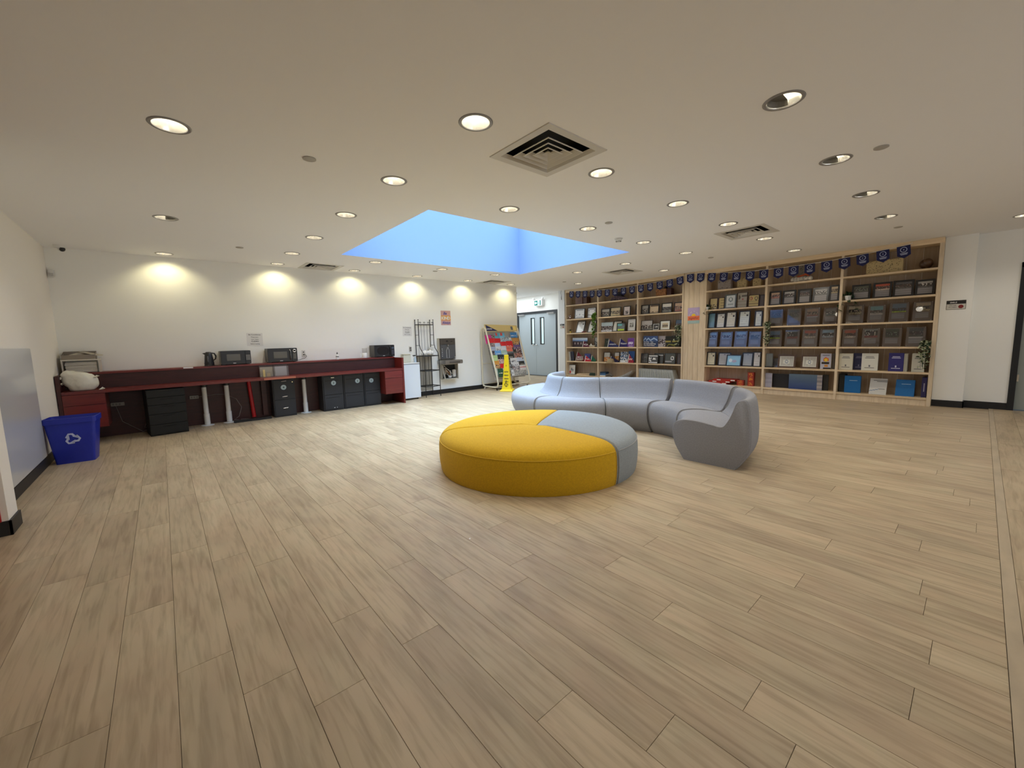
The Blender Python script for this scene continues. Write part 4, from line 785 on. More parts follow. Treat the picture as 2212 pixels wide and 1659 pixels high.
def spotbox(desc, row, y, x, w_, h, d, col, dots, cat='box', seed=1):
    t = at('patterned_box', desc, cat, row, y, x); r = random.Random(seed)
    obj('body', MB().box(0, w_, 0, d, 0, h), mat('pb%d' % seed, col, .7), t, bevel=.003); m = MB()
    for i in range(int(w_*h*1400)):
        a, b = r.uniform(.01, w_-.02), r.uniform(.01, h-.012); s = r.uniform(.003, .008); m.add([(a, -.0008, b), (a+s*2, -.0008, b+s*.4), (a+s*1.8, -.0008, b+s*1.3), (a+s*.3, -.0008, b+s)], [(0, 1, 2, 3)])
    obj('printed_marks', m, mat('marks%d' % seed, dots, .7), t, kind='stuff')
spotbox('grey floral gift box', 0, 3.729, 9.05, .257, .195, .12, (.36, .31, .28), (.04, .02, .02), seed=41)
for k, (y, w_, h) in enumerate(((3.345, .175, .205), (3.056, .15, .155))):
    spotbox(['tall kraft gift bag with dark print', 'short kraft gift bag with dark print'][k], 0, y, 9.04, w_, h, .08, (.50, .38, .19), (.05, .035, .02), 'bag', seed=43+k)
spotbox('grey patterned box behind the floral bag', 0, 2.317, 9.15, .11, .30, .08, (.30, .27, .24), (.06, .05, .05), seed=47)
spotbox('long kraft gift box with fish-like dark print', 0, 1.336, 9.05, .444, .215, .13, (.55, .43, .22), (.07, .05, .03), seed=49)
t = at('cloth_bag', 'floral white cloth bag with orange trim', 'bag', 0, 2.393, 9.0); m = MB()
for i in range(8): m.ball((.03+.036*i, .03, .045), .045+.004*math.sin(i*2), 10, 6)
obj('body', m, mat('floral_cloth', (.50, .46, .40), .8, noise=(28, .5)), t, smooth=True); m = MB().tube([(.09, .03, .09), (.15, .03, .105), (.22, .03, .125), (.27, .03, .09)], .018, 8); obj('orange_trim', m, mat('orange_cloth', (.45, .09, .03), .8), t, smooth=True)
t = at('wooden_bowl', 'round dark wooden ball-shaped bowl', 'bowl', 0, .635, 9.10, 0); m = MB().ball((0, 0, .08), .08, 20, 12); obj('shell', m, mat('dark_turned_wood', (.07, .035, .018), .35), t, smooth=True); obj('lid', MB().ball((-.03, -.02, .10), .062, 18, 10), mat('turned_wood2', (.10, .05, .025), .3), t, smooth=True)
t = at('antler', 'small pale antler ornament between frames', 'ornament', 1, 6.13, 9.02); m = MB().tube([(0, 0, 0), (.005, 0, .05), (-.02, 0, .13)], .005, 6); m.tube([(.005, 0, .05), (.03, 0, .13)], .004, 6); obj('body', m, mat('antler_tan', (.36, .25, .15), .6), t)
for k, (y, w_) in enumerate(((3.912, .44), (3.84, .44), (3.751, .45))):
    t = at('game_box', ['red game box, bottom of the slanted stack', 'red game box, middle of the slanted stack', 'red game box, top of the slanted stack'][k], 'box', 5, y, 9.0); t.location.z += .0385*k
    obj('body', MB().box(0, w_, 0, .24, 0, .038), mat('game_red', (.42, .02, .012), .4), t, bevel=.002); m = MB().box(.08, .16, -.001, 0, .01, .028); m.box(w_-.09, w_-.01, -.001, 0, .008, .03); obj('white_print', m, PAPER, t)
def flame(desc, row, y, w_, h):
    t = at('game_box', desc, 'box', row, y, 9.03); obj('body', MB().box(0, w_, .001, .08, 0, h), mat('game_red2', (.25, .02, .012), .4), t)
    raster('art', 0, 0, w_, h, 0, lambda u, v, r: (.65, .22, .03) if (u-.5)**2/.12+(v % .33-.17)**2/.015 < 1 and r.random() < .7 else (.36, .03, .015), t, 10, 16)
flame('small red box with orange picture', 5, 3.279, .13, .11); flame('tall red and orange box', 5, 3.074, .11, .28)
t = at('glass_trophy', 'etched clear glass trophy block', 'trophy', 4, 2.76, 9.02); obj('block', MB().box(0, .12, 0, .04, 0, .27), mat('glass_dk', (.16, .17, .16), .1, coat=1), t, bevel=.006); obj('base', MB().box(-.01, .13, -.01, .06, 0, .02), BLKP, t)
t = at('ornament_plate', 'round dark plate between trophy and plaque', 'plate', 4, 2.60, 9.12); m = MB().lathe([(.001, 0), (.05, 0), (.09, .012)], 24); m.v = [(x, -z, y+.09) for x, y, z in m.v]; obj('plate', m, mat('pewter', (.12, .12, .13), .3, .6), t, smooth=True); obj('stand', MB().box(-.03, .03, 0, .05, 0, .02), BLKP, t)

# ------------------------------------------------------------------ bunting and poster, wall signs
PEN = [(7.672, 2.504), (7.432, 2.485), (7.187, 2.465), (6.945, 2.448), (6.71, 2.436), (6.459, 2.427), (6.222, 2.422), (5.97, 2.421), (5.728, 2.425), (5.484, 2.433), (5.239, 2.442), (4.996, 2.453), (4.752, 2.470), (4.51, 2.498), (4.269, 2.525), (4.04, 2.512), (3.802, 2.485), (3.562, 2.458), (3.317, 2.435), (3.069, 2.420), (2.83, 2.413), (2.584, 2.410), (2.343, 2.410), (2.098, 2.413), (1.856, 2.422), (1.614, 2.437), (1.38, 2.457), (1.131, 2.48), (.891, 2.505)]
def bunting():
    t = thing('bunting', 'string of navy blue pennants along the bookcase top', 'bunting', (8.935, 7.89, 0), (0, 0, -PI/2))
    pts = [(0, 0, 2.535)]+[(7.89-y, 0, z) for y, z in PEN]+[(7.10, 0, 2.532)]
    obj('cord', MB().tube(pts, .0045, 6), CORD, t)
    S = .078
    pm = MB().prism([(-S, 0), (S, 0), (S, -.145), (0, -.192), (-S, -.145)], -.001, .001)
    em = MB()
    n = 20
    for k in range(n):
        a0, a1 = 2*PI*k/n, 2*PI*(k+1)/n
        em.add([(r_*math.cos(a)*1.0, -.0022, -.058+r_*math.sin(a)) for r_, a in ((.033, a0), (.041, a0), (.041, a1), (.033, a1))], [(0, 1, 2, 3)])
    em.box(-.045, .045, -.0024, -.002, -.120, -.110); em.box(-.038, .038, -.0024, -.002, -.137, -.128); em.box(-.006, .006, -.0024, -.002, -.066, -.052)
    first = None
    for i, (y, z) in enumerate(PEN):
        if first is None: o = obj('pennant', pm, NAVY, t); e = obj('emblem', em, SILK, o); first = (o, e)
        else: o = first[0].copy(); C.objects.link(o); e = first[1].copy(); C.objects.link(e); e.parent = o; o.parent = t
        dz = (PEN[min(i+1, len(PEN)-1)][1]-PEN[max(i-1, 0)][1])/(PEN[max(i-1, 0)][0]-PEN[min(i+1, len(PEN)-1)][0])
        o.location = (7.89-y, -.004, z-.002); o.rotation_euler = (0, -math.atan(dz)*.9, 0)
bunting()
def poster2():
    t = thing('poster', 'lilac poster with yellow sun reading together, on oak panel', 'poster', (BX+.010, 4.325, 1.447), (0, 0, -PI/2)); w_, h = .262, .348
    obj('sheet', MB().box(0, w_, -.001, .0, 0, h), mat('lilac', (.46, .36, .58), .6), t)
    obj('teal_band', MB().box(0, w_, -.002, -.001, 0, h*.20), mat('pale_teal', (.35, .50, .48), .6), t); obj('orange_band', MB().box(0, w_, -.002, -.001, h*.20, h*.48), mat('orange_ink', (.80, .19, .07), .6), t)
    m = MB(); m.add([(w_/2, -.0025, h*.48)]+[(w_/2+.047*math.cos(PI*k/16), -.0025, h*.48+.047*math.sin(PI*k/16)) for k in range(17)], [(0, k, k+1) for k in range(1, 17)]); obj('sun', m, mat('sun_yellow', (.85, .60, .02), .6), t)
    text('together', w_/2, h*.28, -.0026, .075, mat('red_ink', (.30, .02, .03), .6), t, width=w_*.86, shear=.3, bold=.01)
    s = "WE'RE IN THIS"
    for i, ch in enumerate(s):
        if ch == ' ': continue
        a = PI*(1-(i+.5)/len(s)); o = text(ch, 0, 0, 0, .036, mat('poster_white', (.75, .70, .80), .6), t, bold=.02)
        o.location = (w_/2+.085*math.cos(a), -.0026, h*.48+.085*math.sin(a)); o.rotation_euler = (0, -(a-PI/2), 0)
    text('we can do it', w_/2, h*.08, -.0026, .022, PAPER, t)
poster2()
def poster1():
    t = thing('poster', 'pink and orange poster reading Be Kind Always above the drinking fountain', 'poster', (4.872, WY-.001, 1.566), (0, 0, 0)); w_, h = .257, .326
    obj('sheet', MB().box(0, w_, -.002, .0, 0, h), mat('pink_ink', (.62, .36, .33), .6), t)
    obj('orange_band', MB().box(0, w_, -.003, -.002, h*.33, h*.655), mat('amber_ink', (.78, .34, .03), .6), t)
    bl = mat('cobalt_ink', (.04, .07, .36), .6)
    text('Be', w_*.42, h*.73, -.0034, .085, bl, t, shear=.3, bold=.02); text('KIND', w_/2, h*.38, -.0036, .10, mat('kind_white', (.75, .78, .75), .6), t, width=w_*.9, bold=.04)
    text('Always', w_*.52, h*.09, -.0034, .08, bl, t, width=w_*.86, shear=.3, bold=.02)
poster1()
for nm, x, z, w_, h, lb in (('a', 1.105, 1.214, .232, .215, 'white paper note on the wall between two microwaves'), ('b', 3.92, 1.333, .21, .206, 'white paper note on the wall left of the black rack')):
    t = thing('paper_note', lb, 'notice', (x, WY-.001, z), (0, rad(1.0), 0)); obj('sheet', MB().box(0, w_, -.001, 0, 0, h), mat('note_paper', (.76, .75, .74), .7), t)
    for k, (s, sz) in enumerate((('Be Considerate', .028), ('Please leave', .022), ('Your Tables', .022), ('CLEAN', .034), ('Before Leaving', .022))):
        text(s, w_/2, h*(.83-.175*k), -.0016, sz, INK, t, bold=.015)
def wsign(label, x, y0, y1, z0, z1, kind):
    t = thing('wall_sign', label, 'sign', (x, y0, z0), (0, 0, -PI/2)); w_, h = y0-y1, z1-z0
    obj('plate', MB().box(0, w_, -.004, 0, 0, h), mat('sign_rim', (.10, .08, .06), .4), t, bevel=.002); obj('face', MB().box(.004, w_-.004, -.005, -.004, .004, h*.60), mat('sign_white', (.62, .60, .55), .3), t)
    obj('black_header', MB().box(.004, w_-.004, -.005, -.004, h*.60, h-.004), BLKP, t); r_ = h*.20
    m = MB(); m.add([(w_*.75, -.0055, h*.30)]+[(w_*.75+r_*math.cos(k*PI/9), -.0055, h*.30+r_*math.sin(k*PI/9)) for k in range(19)], [(0, k, k+1) for k in range(1, 19)]); obj('red_disc', m, mat('sign_red', (.22, .02, .02), .4), t)
    text('SMILE', w_*.36, h*.70, -.006, h*.22, PAPER, t, bold=.02); text('YOU ARE', w_*.33, h*.40, -.0055, h*.13, INK, t, bold=.02); text('ON CAMERA', w_*.33, h*.22, -.0055, h*.11, INK, t, bold=.02)
wsign('small black and white notice on the white wall right of the bookcase', 9.099, .379, .178, 1.485, 1.62, 0)
wsign('small black-headed notice on the strip of wall left of the bookcase', 8.939, 8.13, 7.965, 1.475, 1.605, 1)
for x0, x1, z0, z1, lb in ((1.93, 1.99, .99, 1.11, 'white wall outlet with a plug, right of the middle microwave'), (3.03, 3.13, 1.01, 1.11, 'blank white wall plate left of the right-hand microwave'), (4.045, 4.105, .99, 1.11, 'white wall outlet with black plugs behind the spray bottle')):
    t = thing('wall_plate', lb, 'outlet', (x0, WY, z0)); obj('plate', MB().box(0, x1-x0, -.006, 0, 0, z1-z0), mat('plate_white', (.66, .64, .60), .4), t, bevel=.002)
    m = MB(); 
    for zz in (.03, .075): m.box(.02, x1-x0-.02, -.0075, -.006, zz, zz+.02)
    obj('socket', m, TRIMW if x0 > 2.5 and x0 < 3.5 else BLKP, t)
    if x0 > 4: m = MB().box(.015, .045, -.03, -.006, .03, .05); m.box(.015, .045, -.03, -.006, .075, .095); obj('plug', m, BLKP, t)
tag(obj('power_cord', MB().tube([(1.79, 7.90, .93), (1.86, 7.93, .945), (1.96, 7.98, .97), (2.0, 8.02, 1.0), (1.985, 8.045, 1.03), (1.962, 8.05, 1.035)], .004, 6), BLKP, smooth=True), 'black power cord from the middle microwave to the wall outlet', 'cord')

# ------------------------------------------------------------------ reception counter along the back wall
DX0, DX1, DF, DB = -1.022, 3.60, 7.432, 8.055
def desk():
    t = thing('reception_counter', 'long cherry-red reception counter with raised shelf along the back wall', 'counter', (DX0, DF, 0))
    L = DX1-DX0; D = DB-DF
    P = lambda n, x0, x1, y0, y1, z0, z1, m, bv=.002, par=None, **k: obj(n, MB().box(x0, x1, y0, y1, z0, z1), m, par or t, bevel=bv, **k)
    P('end_panel', 0, .035, 0, D, 0, .905, CHERRY_SHADE); P('end_panel', L-.035, L, 0, D, 0, .905, CHERRY)
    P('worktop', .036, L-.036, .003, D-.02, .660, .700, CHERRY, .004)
    P('upper_top', .036, L-.036, .315, D-.002, .892, .920, CHERRY, .004); P('riser_panel', .036, L-.036, .335, .355, .7005, .8915, CHERRY_SHADE)
    P('modesty_panel', .036, L-.036, D-.09, D-.07, .0, .6595, CHERRY_SHADE)
    for x0, x1 in ((.036, .42), (L-.40, L-.036)):
        b = P('drawer_pedestal', x0, x1, .022, .45, .215, .6595, CHERRY)
        mm = CHERRY
        P('drawer', x0+.002, x1-.002, .002, .021, .522, .656, mm, par=b); P('drawer', x0+.002, x1-.002, .002, .021, .217, .516, mm, par=b)
    for x, y in ((.449, 7.845), (.736, 7.864), (1.868, 7.856)):
        x -= DX0; y -= DF
        m = MB().lathe([(.038, .02), (.038, .18), (.033, .182), (.031, .60), (.0, .60)], 20, (x, y-.02, 0)); l = obj('support_leg', m, WHITE, t, smooth=True, label='white round support leg')
        obj('foot_plate', MB().lathe([(.001, .0), (.085, .0), (.085, .006), (.036, .012), (.034, .03)], 24, (x, y-.02, 0)), WHITE, l, smooth=True)
        obj('leg_socket', MB().lathe([(.045, .60), (.045, .66)], 16, (x, y-.02, 0), cap=True), BLKP, l)
    m = MB().tube([(1.086-DX0, .478, .03), (1.05-DX0, .478, .66)], [.030, .026], 16); obj('support_post', m, RED, t, smooth=True, label='bright red round post')
    P('kick_strip', .776-DX0, 1.30-DX0, .24, .30, 0, .035, BLACK)
    P('cable_channel', 1.22-DX0, 1.29-DX0, .45, .52, .036, .6595, CHERRY_SHADE); P('edge_strip', 1.20-DX0, 1.66-DX0, .0, .0028, .662, .698, mat('pale_cherry', (.42, .13, .08), .35))  # lighter cherry strip along part of the worktop's front edge
    for x0, x1 in ((-.60, -.46), (.27, .38)):
        o = P('power_box', x0-DX0, x1-DX0, .50, .532, .42, .47, mat('power_grey', (.34, .32, .29), .5)); m = MB()
        for k in range(3): m.box(x0-DX0+.012+k*.034, x0-DX0+.034+k*.034, .498, .50, .432, .458)
        obj('socket', m, mat('socket_grey', (.2, .19, .18), .5), o)
    c = obj('cable', MB().tube([(.38-DX0, .52, .445), (.6-DX0, .51, .46), (.72-DX0, .50, .45), (.86-DX0, .48, .36), (.92-DX0, .46, .22), (.87-DX0, .42, .08), (.80-DX0, .42, .03), (.9-DX0, .40, .012), (1.0-DX0, .45, .012), (.9-DX0, .5, .012)], .0035, 6), mat('grey_cable', (.25, .23, .22), .6), t)
    c = obj('cable', MB().tube([(-.55-DX0, .50, .42), (-.50-DX0, .45, .20), (-.30-DX0, .40, .03), (-.15-DX0, .42, .06), (-.22-DX0, .44, .22), (-.28-DX0, .45, .08), (-.1-DX0, .45, .02)], .0035, 6), mat('grey_cable', (.25, .23, .22), .6), t)
desk()
def cabinet(name, label, x0, x1, y0, h, num, sx, sz, style, D=.30):
    t = thing(name, label, 'cabinet', (x0, y0, 0)); w_ = x1-x0
    obj('body', MB().box(0, w_, .014, D, 0.0, h), CAB, t, bevel=.003)
    mid = h*.46
    if style == 'pulls':
        for z0, z1, hz in ((mid+.003, h-.012, None), (.018, mid-.003, None)):
            d = obj('drawer', MB().box(.014, w_-.014, 0, .0135, z0, z1), CAB, t, bevel=.003)
            hh = (z0+z1)/2-.01 if z0 < .1 else z0+.045
            for q in ([hh] if z0 < .1 else [hh, z1-.02]):
                m = MB().tube([(w_*.38, 0, q), (w_*.40, -.014, q), (w_*.62, -.014, q+.006), (w_*.64, 0, q+.006)], .005, 6); obj('handle', m, CHROME, d, smooth=True)
        obj('lock', MB().lathe([(.008, 0), (.001, .004)], 12).__class__().tube([(w_*.9, .001, h-.055), (w_*.9, -.005, h-.055)], .008, 12), CHROME, t)
    else:
        for z0, z1 in ((mid+.003, h-.02), (.03, mid-.003)):
            d = obj('drawer', MB().box(.018, w_-.018, 0, .0135, z0, z1), CAB, t, bevel=.003)
            zz = z1-.055 if z0 < .1 else z1-.075
            obj('recessed_grip', MB().box(w_*.12, w_*.82, -.0015, .0, zz, zz+.010), GROOVE, d); obj('latch', MB().box(w_*.80, w_*.86, -.003, 0, zz+.002, zz+.022), BLKP, d)
        if style == 'label': obj('card_holder', MB().box(w_*.42, w_*.58, -.003, 0, h-.045, h-.033), CHROME, t); m = MB().box(w_*.48, w_*.54, -.003, 0, .05, .058); m.box(w_*.62, w_*.65, -.003, 0, .05, .06); obj('sticker_scraps', m, WHITE, t)
    n = 28; c = obj('number_sticker', MB().add([(sx, -.0022, sz)]+[(sx+.042*math.cos(2*PI*k/n), -.0022, sz+.042*math.sin(2*PI*k/n)) for k in range(n)], [(0, k+1, (k+1) % n+1) for k in range(n)]), mat('sticker_pale', (.50, .66, .74), .5), t, label='pale round sticker with the number '+num)
    obj('ring', MB().add([(sx+r_*math.cos(2*PI*k/n), -.0018, sz+r_*math.sin(2*PI*k/n)) for k in range(n) for r_ in (.041, .047)], [(2*k, 2*k+1, (2*k+3) % (2*n), (2*k+2) % (2*n)) for k in range(n)]), mat('sticker_navy', (.02, .04, .12), .5), c)
    text(num, sx, sz-.018, -.0032, .05, mat('sticker_ink', (.02, .05, .10), .5), c, bold=.03)
    return t
cabinet('filing_cabinet', 'two-drawer filing cabinet with curved chrome pulls, sticker 4', 1.352, 1.690, 7.70, .636, '4', .165, .50, 'pulls', .24)
cabinet('filing_cabinet', 'two-drawer charcoal filing cabinet, sticker 3, nearest white leg', 2.125, 2.480, 7.645, .640, '3', .19, .505, 'label')
cabinet('filing_cabinet', 'two-drawer charcoal filing cabinet, sticker 2, middle of three', 2.49, 2.862, 7.65, .640, '2', .26, .505, 'plain')
cabinet('filing_cabinet', 'two-drawer charcoal filing cabinet, sticker 1, beside red pedestal', 2.872, 3.195, 7.655, .640, '1', .145, .49, 'plain')
t = thing('drawer_unit', 'black five-drawer unit under the left part of the counter', 'drawer unit', (-.21, 7.42, 0), (0, 0, rad(6))); bk = mat('matte_black_laminate', (.005, .0055, .0055), .7)
obj('body', MB().box(0, .42, .018, .45, 0, .645), bk, t, bevel=.002)
for k in range(5):
    z0, z1 = [(.02, .155), (.16, .30), (.305, .43), (.435, .535), (.54, .64)][k]
    d = obj('drawer', MB().box(.004, .416, 0, .017, z0, z1), bk, t, bevel=.002); obj('grip_slot', MB().tube([(.14, -.001, z1-.018), (.21, -.001, z1-.024), (.28, -.001, z1-.018)], .006, 6), GROOVE, d)
# on the counter
def microwave(label, x0, x1, y, h, style, D=.26):
    t = thing('microwave_oven', label, 'microwave', (x0, y, .9215)); w_ = x1-x0; bodym = mat('graphite_case', (.06, .06, .055), .35)
    obj('case', MB().box(0, w_, .02, D, .008, h), bodym, t, bevel=.004); obj('feet', MB().box(.02, .05, .04, D-.02, 0, .008).box(w_-.05, w_-.02, .04, D-.02, 0, .008), BLKP, t)
    dw = w_*(.80 if style != 3 else .82); d = obj('door', MB().box(.002, dw, 0, .0195, .012, h-.004), BLKP, t, bevel=.004)
    if style == 3:
        n = 30; obj('window', MB().add([(dw*.5+dw*.36*abs(math.cos(2*PI*k/n))**.7*math.copysign(1, math.cos(2*PI*k/n)), -.001, h*.52+h*.34*math.sin(2*PI*k/n)) for k in range(n)], [tuple(range(n))]), mat('mw_glass3', (.02, .018, .02), .08), d)
    else: obj('window', MB().box(dw*.24, dw*.80, -.001, 0, h*.30, h*.76), mat('mw_glass', (.10, .09, .065), .15), d)
    obj('badge', MB().box(dw*.48, dw*.60, -.0015, 0, .022, .030), PAPER, d)
    p = obj('control_panel', MB().box(dw+.003, w_-.002, 0, .0195, .012, h-.004), BLKP, t, bevel=.003); px_ = (dw+w_)/2
    if style == 1:
        m = MB()
        for i in range(3):
            for j in range(4): m.box(px_-.027+i*.020, px_-.014+i*.020, -.001, 0, h*.32+j*.022, h*.32+j*.022+.013)
        obj('keys', m, mat('key_grey', (.35, .35, .33), .5), p)
    if style == 2:
        obj('dial_ring', MB().tube([(px_+.022*math.cos(k*PI/12), -.004, h*.80+.022*math.sin(k*PI/12)) for k in range(24)], .005, 6, closed=True), CHROME, p, smooth=True); obj('keypad', MB().box(px_-.022, px_+.022, -.001, 0, h*.22, h*.62), mat('keypad_brown', (.11, .10, .085), .4), p)
    if style >= 2: obj('handle', MB().tube([(dw-.03, 0, h*.9), (dw-.022, -.022, h*.78), (dw-.020, -.026, h*.5), (dw-.022, -.022, h*.26), (dw-.03, 0, h*.16)], .008, 8), BLKP if style == 3 else mat('gunmetal', (.2, .2, .2), .25, .8), d, smooth=True)
    if style == 3: obj('display', MB().box(px_-.025, px_+.025, -.001, 0, h*.68, h*.80), mat('display', (.10, .14, .2), .2), p); obj('keypad', MB().box(px_-.024, px_+.024, -.001, 0, h*.2, h*.58), mat('keypad_dk', (.06, .06, .08), .3), p)
microwave('black microwave with white keypad, beside the kettle', .700, 1.105, 7.78, .222, 1); microwave('black microwave with round chrome dial, left of the outlet', 1.345, 1.795, 7.78, .238, 2)
microwave('black microwave with oval window at the right end of the counter', 3.170, 3.585, 7.775, .238, 3)
t = thing('electric_kettle', 'black electric kettle left of the first microwave', 'kettle', (.555, 7.86, .9215))
obj('body', MB().lathe([(.001, .018), (.062, .018), (.064, .03), (.055, .12), (.047, .19), (.040, .205), (.001, .212)], 26), BLKP, t, smooth=True); obj('base', MB().lathe([(.001, 0), (.066, 0), (.066, .012), (.06, .0175), (.001, .0178)], 26), BLKP, t, smooth=True)
obj('handle', MB().tube([(.035, 0, .198), (.075, 0, .190), (.092, 0, .15), (.085, 0, .105), (.056, 0, .085)], [.010, .011, .011, .010, .008], 8), BLKP, t, smooth=True); obj('spout', MB().add([(-.035, -.022, .165), (-.035, .022, .165), (-.078, 0, .198), (-.035, -.022, .205), (-.035, .022, .205)], [(0, 1, 2), (0, 2, 3), (1, 4, 2), (2, 4, 3)]), BLKP, t)
obj('water_gauge', MB().box(-.022, -.006, -.060, -.045, .06, .155), mat('gauge', (.12, .12, .13), .3), t, bevel=.004); obj('lid', MB().lathe([(.039, .204), (.03, .216), (.001, .218)], 20), BLKP, t, smooth=True)
tag(obj('kettle_cord', MB().tube([(.61, 7.85, .928), (.66, 7.80, .926), (.685, 7.84, .927), (.69, 7.95, .928)], .004, 6), BLKP), 'short black cord beside the kettle', 'cord')
t = thing('soap_bottle', 'small white squeeze bottle with black cap on the counter', 'bottle', (2.475, 7.83, .9215)); obj('body', MB().lathe([(.001, 0), (.026, 0), (.027, .06), (.022, .082), (.010, .092), (.010, .098)], 20), WHITE, t, smooth=True)
obj('cap', MB().lathe([(.012, .098), (.011, .112), (.004, .132), (.001, .134)], 14), BLKP, t, smooth=True); obj('label_band', MB().lathe([(.0275, .045), (.0275, .058)], 20), BLKP, t)
t = thing('toilet_roll', 'white paper roll standing beside the right-hand microwave', 'paper roll', (2.985, 7.84, .9215)); obj('roll', MB().lathe([(.02, 0), (.048, 0), (.050, .004), (.050, .092), (.048, .096), (.02, .096), (.02, 0)], 26), PAPER, t, smooth=True)
obj('loose_sheet', MB().quad((-.048, .0, .005), (-.085, -.02, .01), (-.08, -.02, .085), (-.048, 0, .09)), PAPER, t)
tag(obj('label_strip', MB().box(-.0, .115, -.004, .05, .0, .002).box(0, .115, -.006, -.004, -.016, .002), WHITE, loc=(.23, 7.7465, .9208)), 'white label strip folded over the counter edge', 'label')
for k, x in enumerate((1.185, 1.395)):
    t = thing('acrylic_holder', ['clear acrylic holder with yellow paper under the raised shelf', 'clear acrylic holder, empty, under the raised shelf'][k], 'holder', (x, 7.60, .7005)); w_ = .20
    m = MB().box(0, w_, 0, .003, 0, .165).box(0, .003, .003, .10, 0, .165).box(w_-.003, w_, .003, .10, 0, .165).box(.003, w_-.003, .097, .10, 0, .185).box(.003, w_-.003, .003, .097, 0, .003); obj('tray', m, GLASS, t)
    obj('backing_card', MB().box(.006, w_-.006, .085, .09, .004, .16), mat('taupe_card%d' % k, ((.34, .30, .23), (.36, .34, .34))[k], .6), t)
    if k == 0: obj('yellow_note', MB().box(.045, .075, .05, .053, .004, .12), mat('yellow_note', (.75, .58, .20), .6), t); obj('small_card', MB().box(.10, .15, .05, .053, .004, .06), mat('tan_note', (.5, .38, .22), .6), t)
# ------------------------------------------------------------------ left end of the counter
t = thing('paper_tray_stand', 'white two-tier stand holding folded bags at the counter left end', 'organiser', (-.995, 7.775, .9212)); ivory = mat('ivory_plastic', (.55, .50, .43), .5)
obj('shelf_board', MB().box(0, .36, 0, .27, .160, .175), mat('ivory_light', (.70, .66, .58), .45), t, bevel=.003)
for x0 in (.005, .343): obj('side_leg', MB().box(x0, x0+.012, .0, .26, 0, .1595), ivory, t)
m = MB(); r = random.Random(9)
for k in range(7): m.tube([(.03+r.uniform(0, .01), .03+.02*r.random(), .012+k*.019), (.18, .02+.02*r.random(), .014+k*.019), (.325, .03, .012+k*.019)], .0135, 6)
obj('folded_bags', m, mat('translucent_bags', (.55, .52, .47), .5), t, smooth=True)
t = thing('document_bin', 'greyish-brown open bin on top of the white stand', 'bin', (-.985, 7.80, 1.0975)); tp = mat('taupe_bin', (.27, .23, .19), .5)
obj('bin', MB().box(0, .31, 0, .004, 0, .06).box(0, .31, .23, .234, 0, .105).add([(0, .004, 0), (0, .23, 0), (0, .23, .105), (0, .004, .06)], [(0, 1, 2, 3)]).add([(.31, .004, 0), (.31, .23, 0), (.31, .23, .105), (.31, .004, .06)], [(0, 1, 2, 3)]).box(0, .31, .004, .23, 0, .004), tp, t)
obj('loose_papers', MB().add([(.05, .05, .055), (.29, .03, .02), (.33, .16, .06), (.12, .2, .085)], [(0, 1, 2, 3)]).add([(.15, .1, .10), (.36, .05, .03), (.38, .17, .05), (.2, .21, .10)], [(0, 1, 2, 3)]), mat('dull_paper', (.42, .38, .32), .6), t)
def garbage():
    t = thing('plastic_bag', 'stuffed white plastic bag on the counter left end', 'bag', (-.815, 7.575, .701)); b = bmesh.new(); bmesh.ops.create_icosphere(b, subdivisions=4, radius=1)
    from mathutils import noise
    for v in b.verts:
        c = v.co; n = noise.noise(c*1.3+Vector((3, 1, 2))); n2 = noise.turbulence(c*2.6, 4, True)
        k = 1+.20*n+.10*n2
        x, y, z = c.x*.145*k, c.y*.095*k, c.z*.155*k
        z = max(z, -.112)
        if c.z > .3: x -= .07*(c.z-.3)*1.5
        v.co = (x, y, z+.1125)
    me = bpy.data.meshes.new('bag_body'); b.to_mesh(me); b.free(); me.polygons.foreach_set('use_smooth', [True]*len(me.polygons)); me.materials.append(mat('bag_film', (.72, .70, .62), .35, bump=(25, 1.0)))
    o = bpy.data.objects.new('bag_body', me); C.objects.link(o); o.parent = t
    m = MB()
    for a, x, z, s in ((.5, .13, .17, .05), (2.8, -.15, .17, .07), (3.3, -.16, .10, .05), (0, .17, .01, .04)): m.add([(x-.02, -.05, z-.015), (x+s*math.cos(a)*1.2, -.07, z+s*math.sin(a)*.4), (x+.02, -.03, z+.02), (x, 0, z-.02)], [(0, 1, 2), (1, 3, 2), (0, 3, 1)])
    obj('bag_flap', m, MATS['bag_film'], t)
garbage()
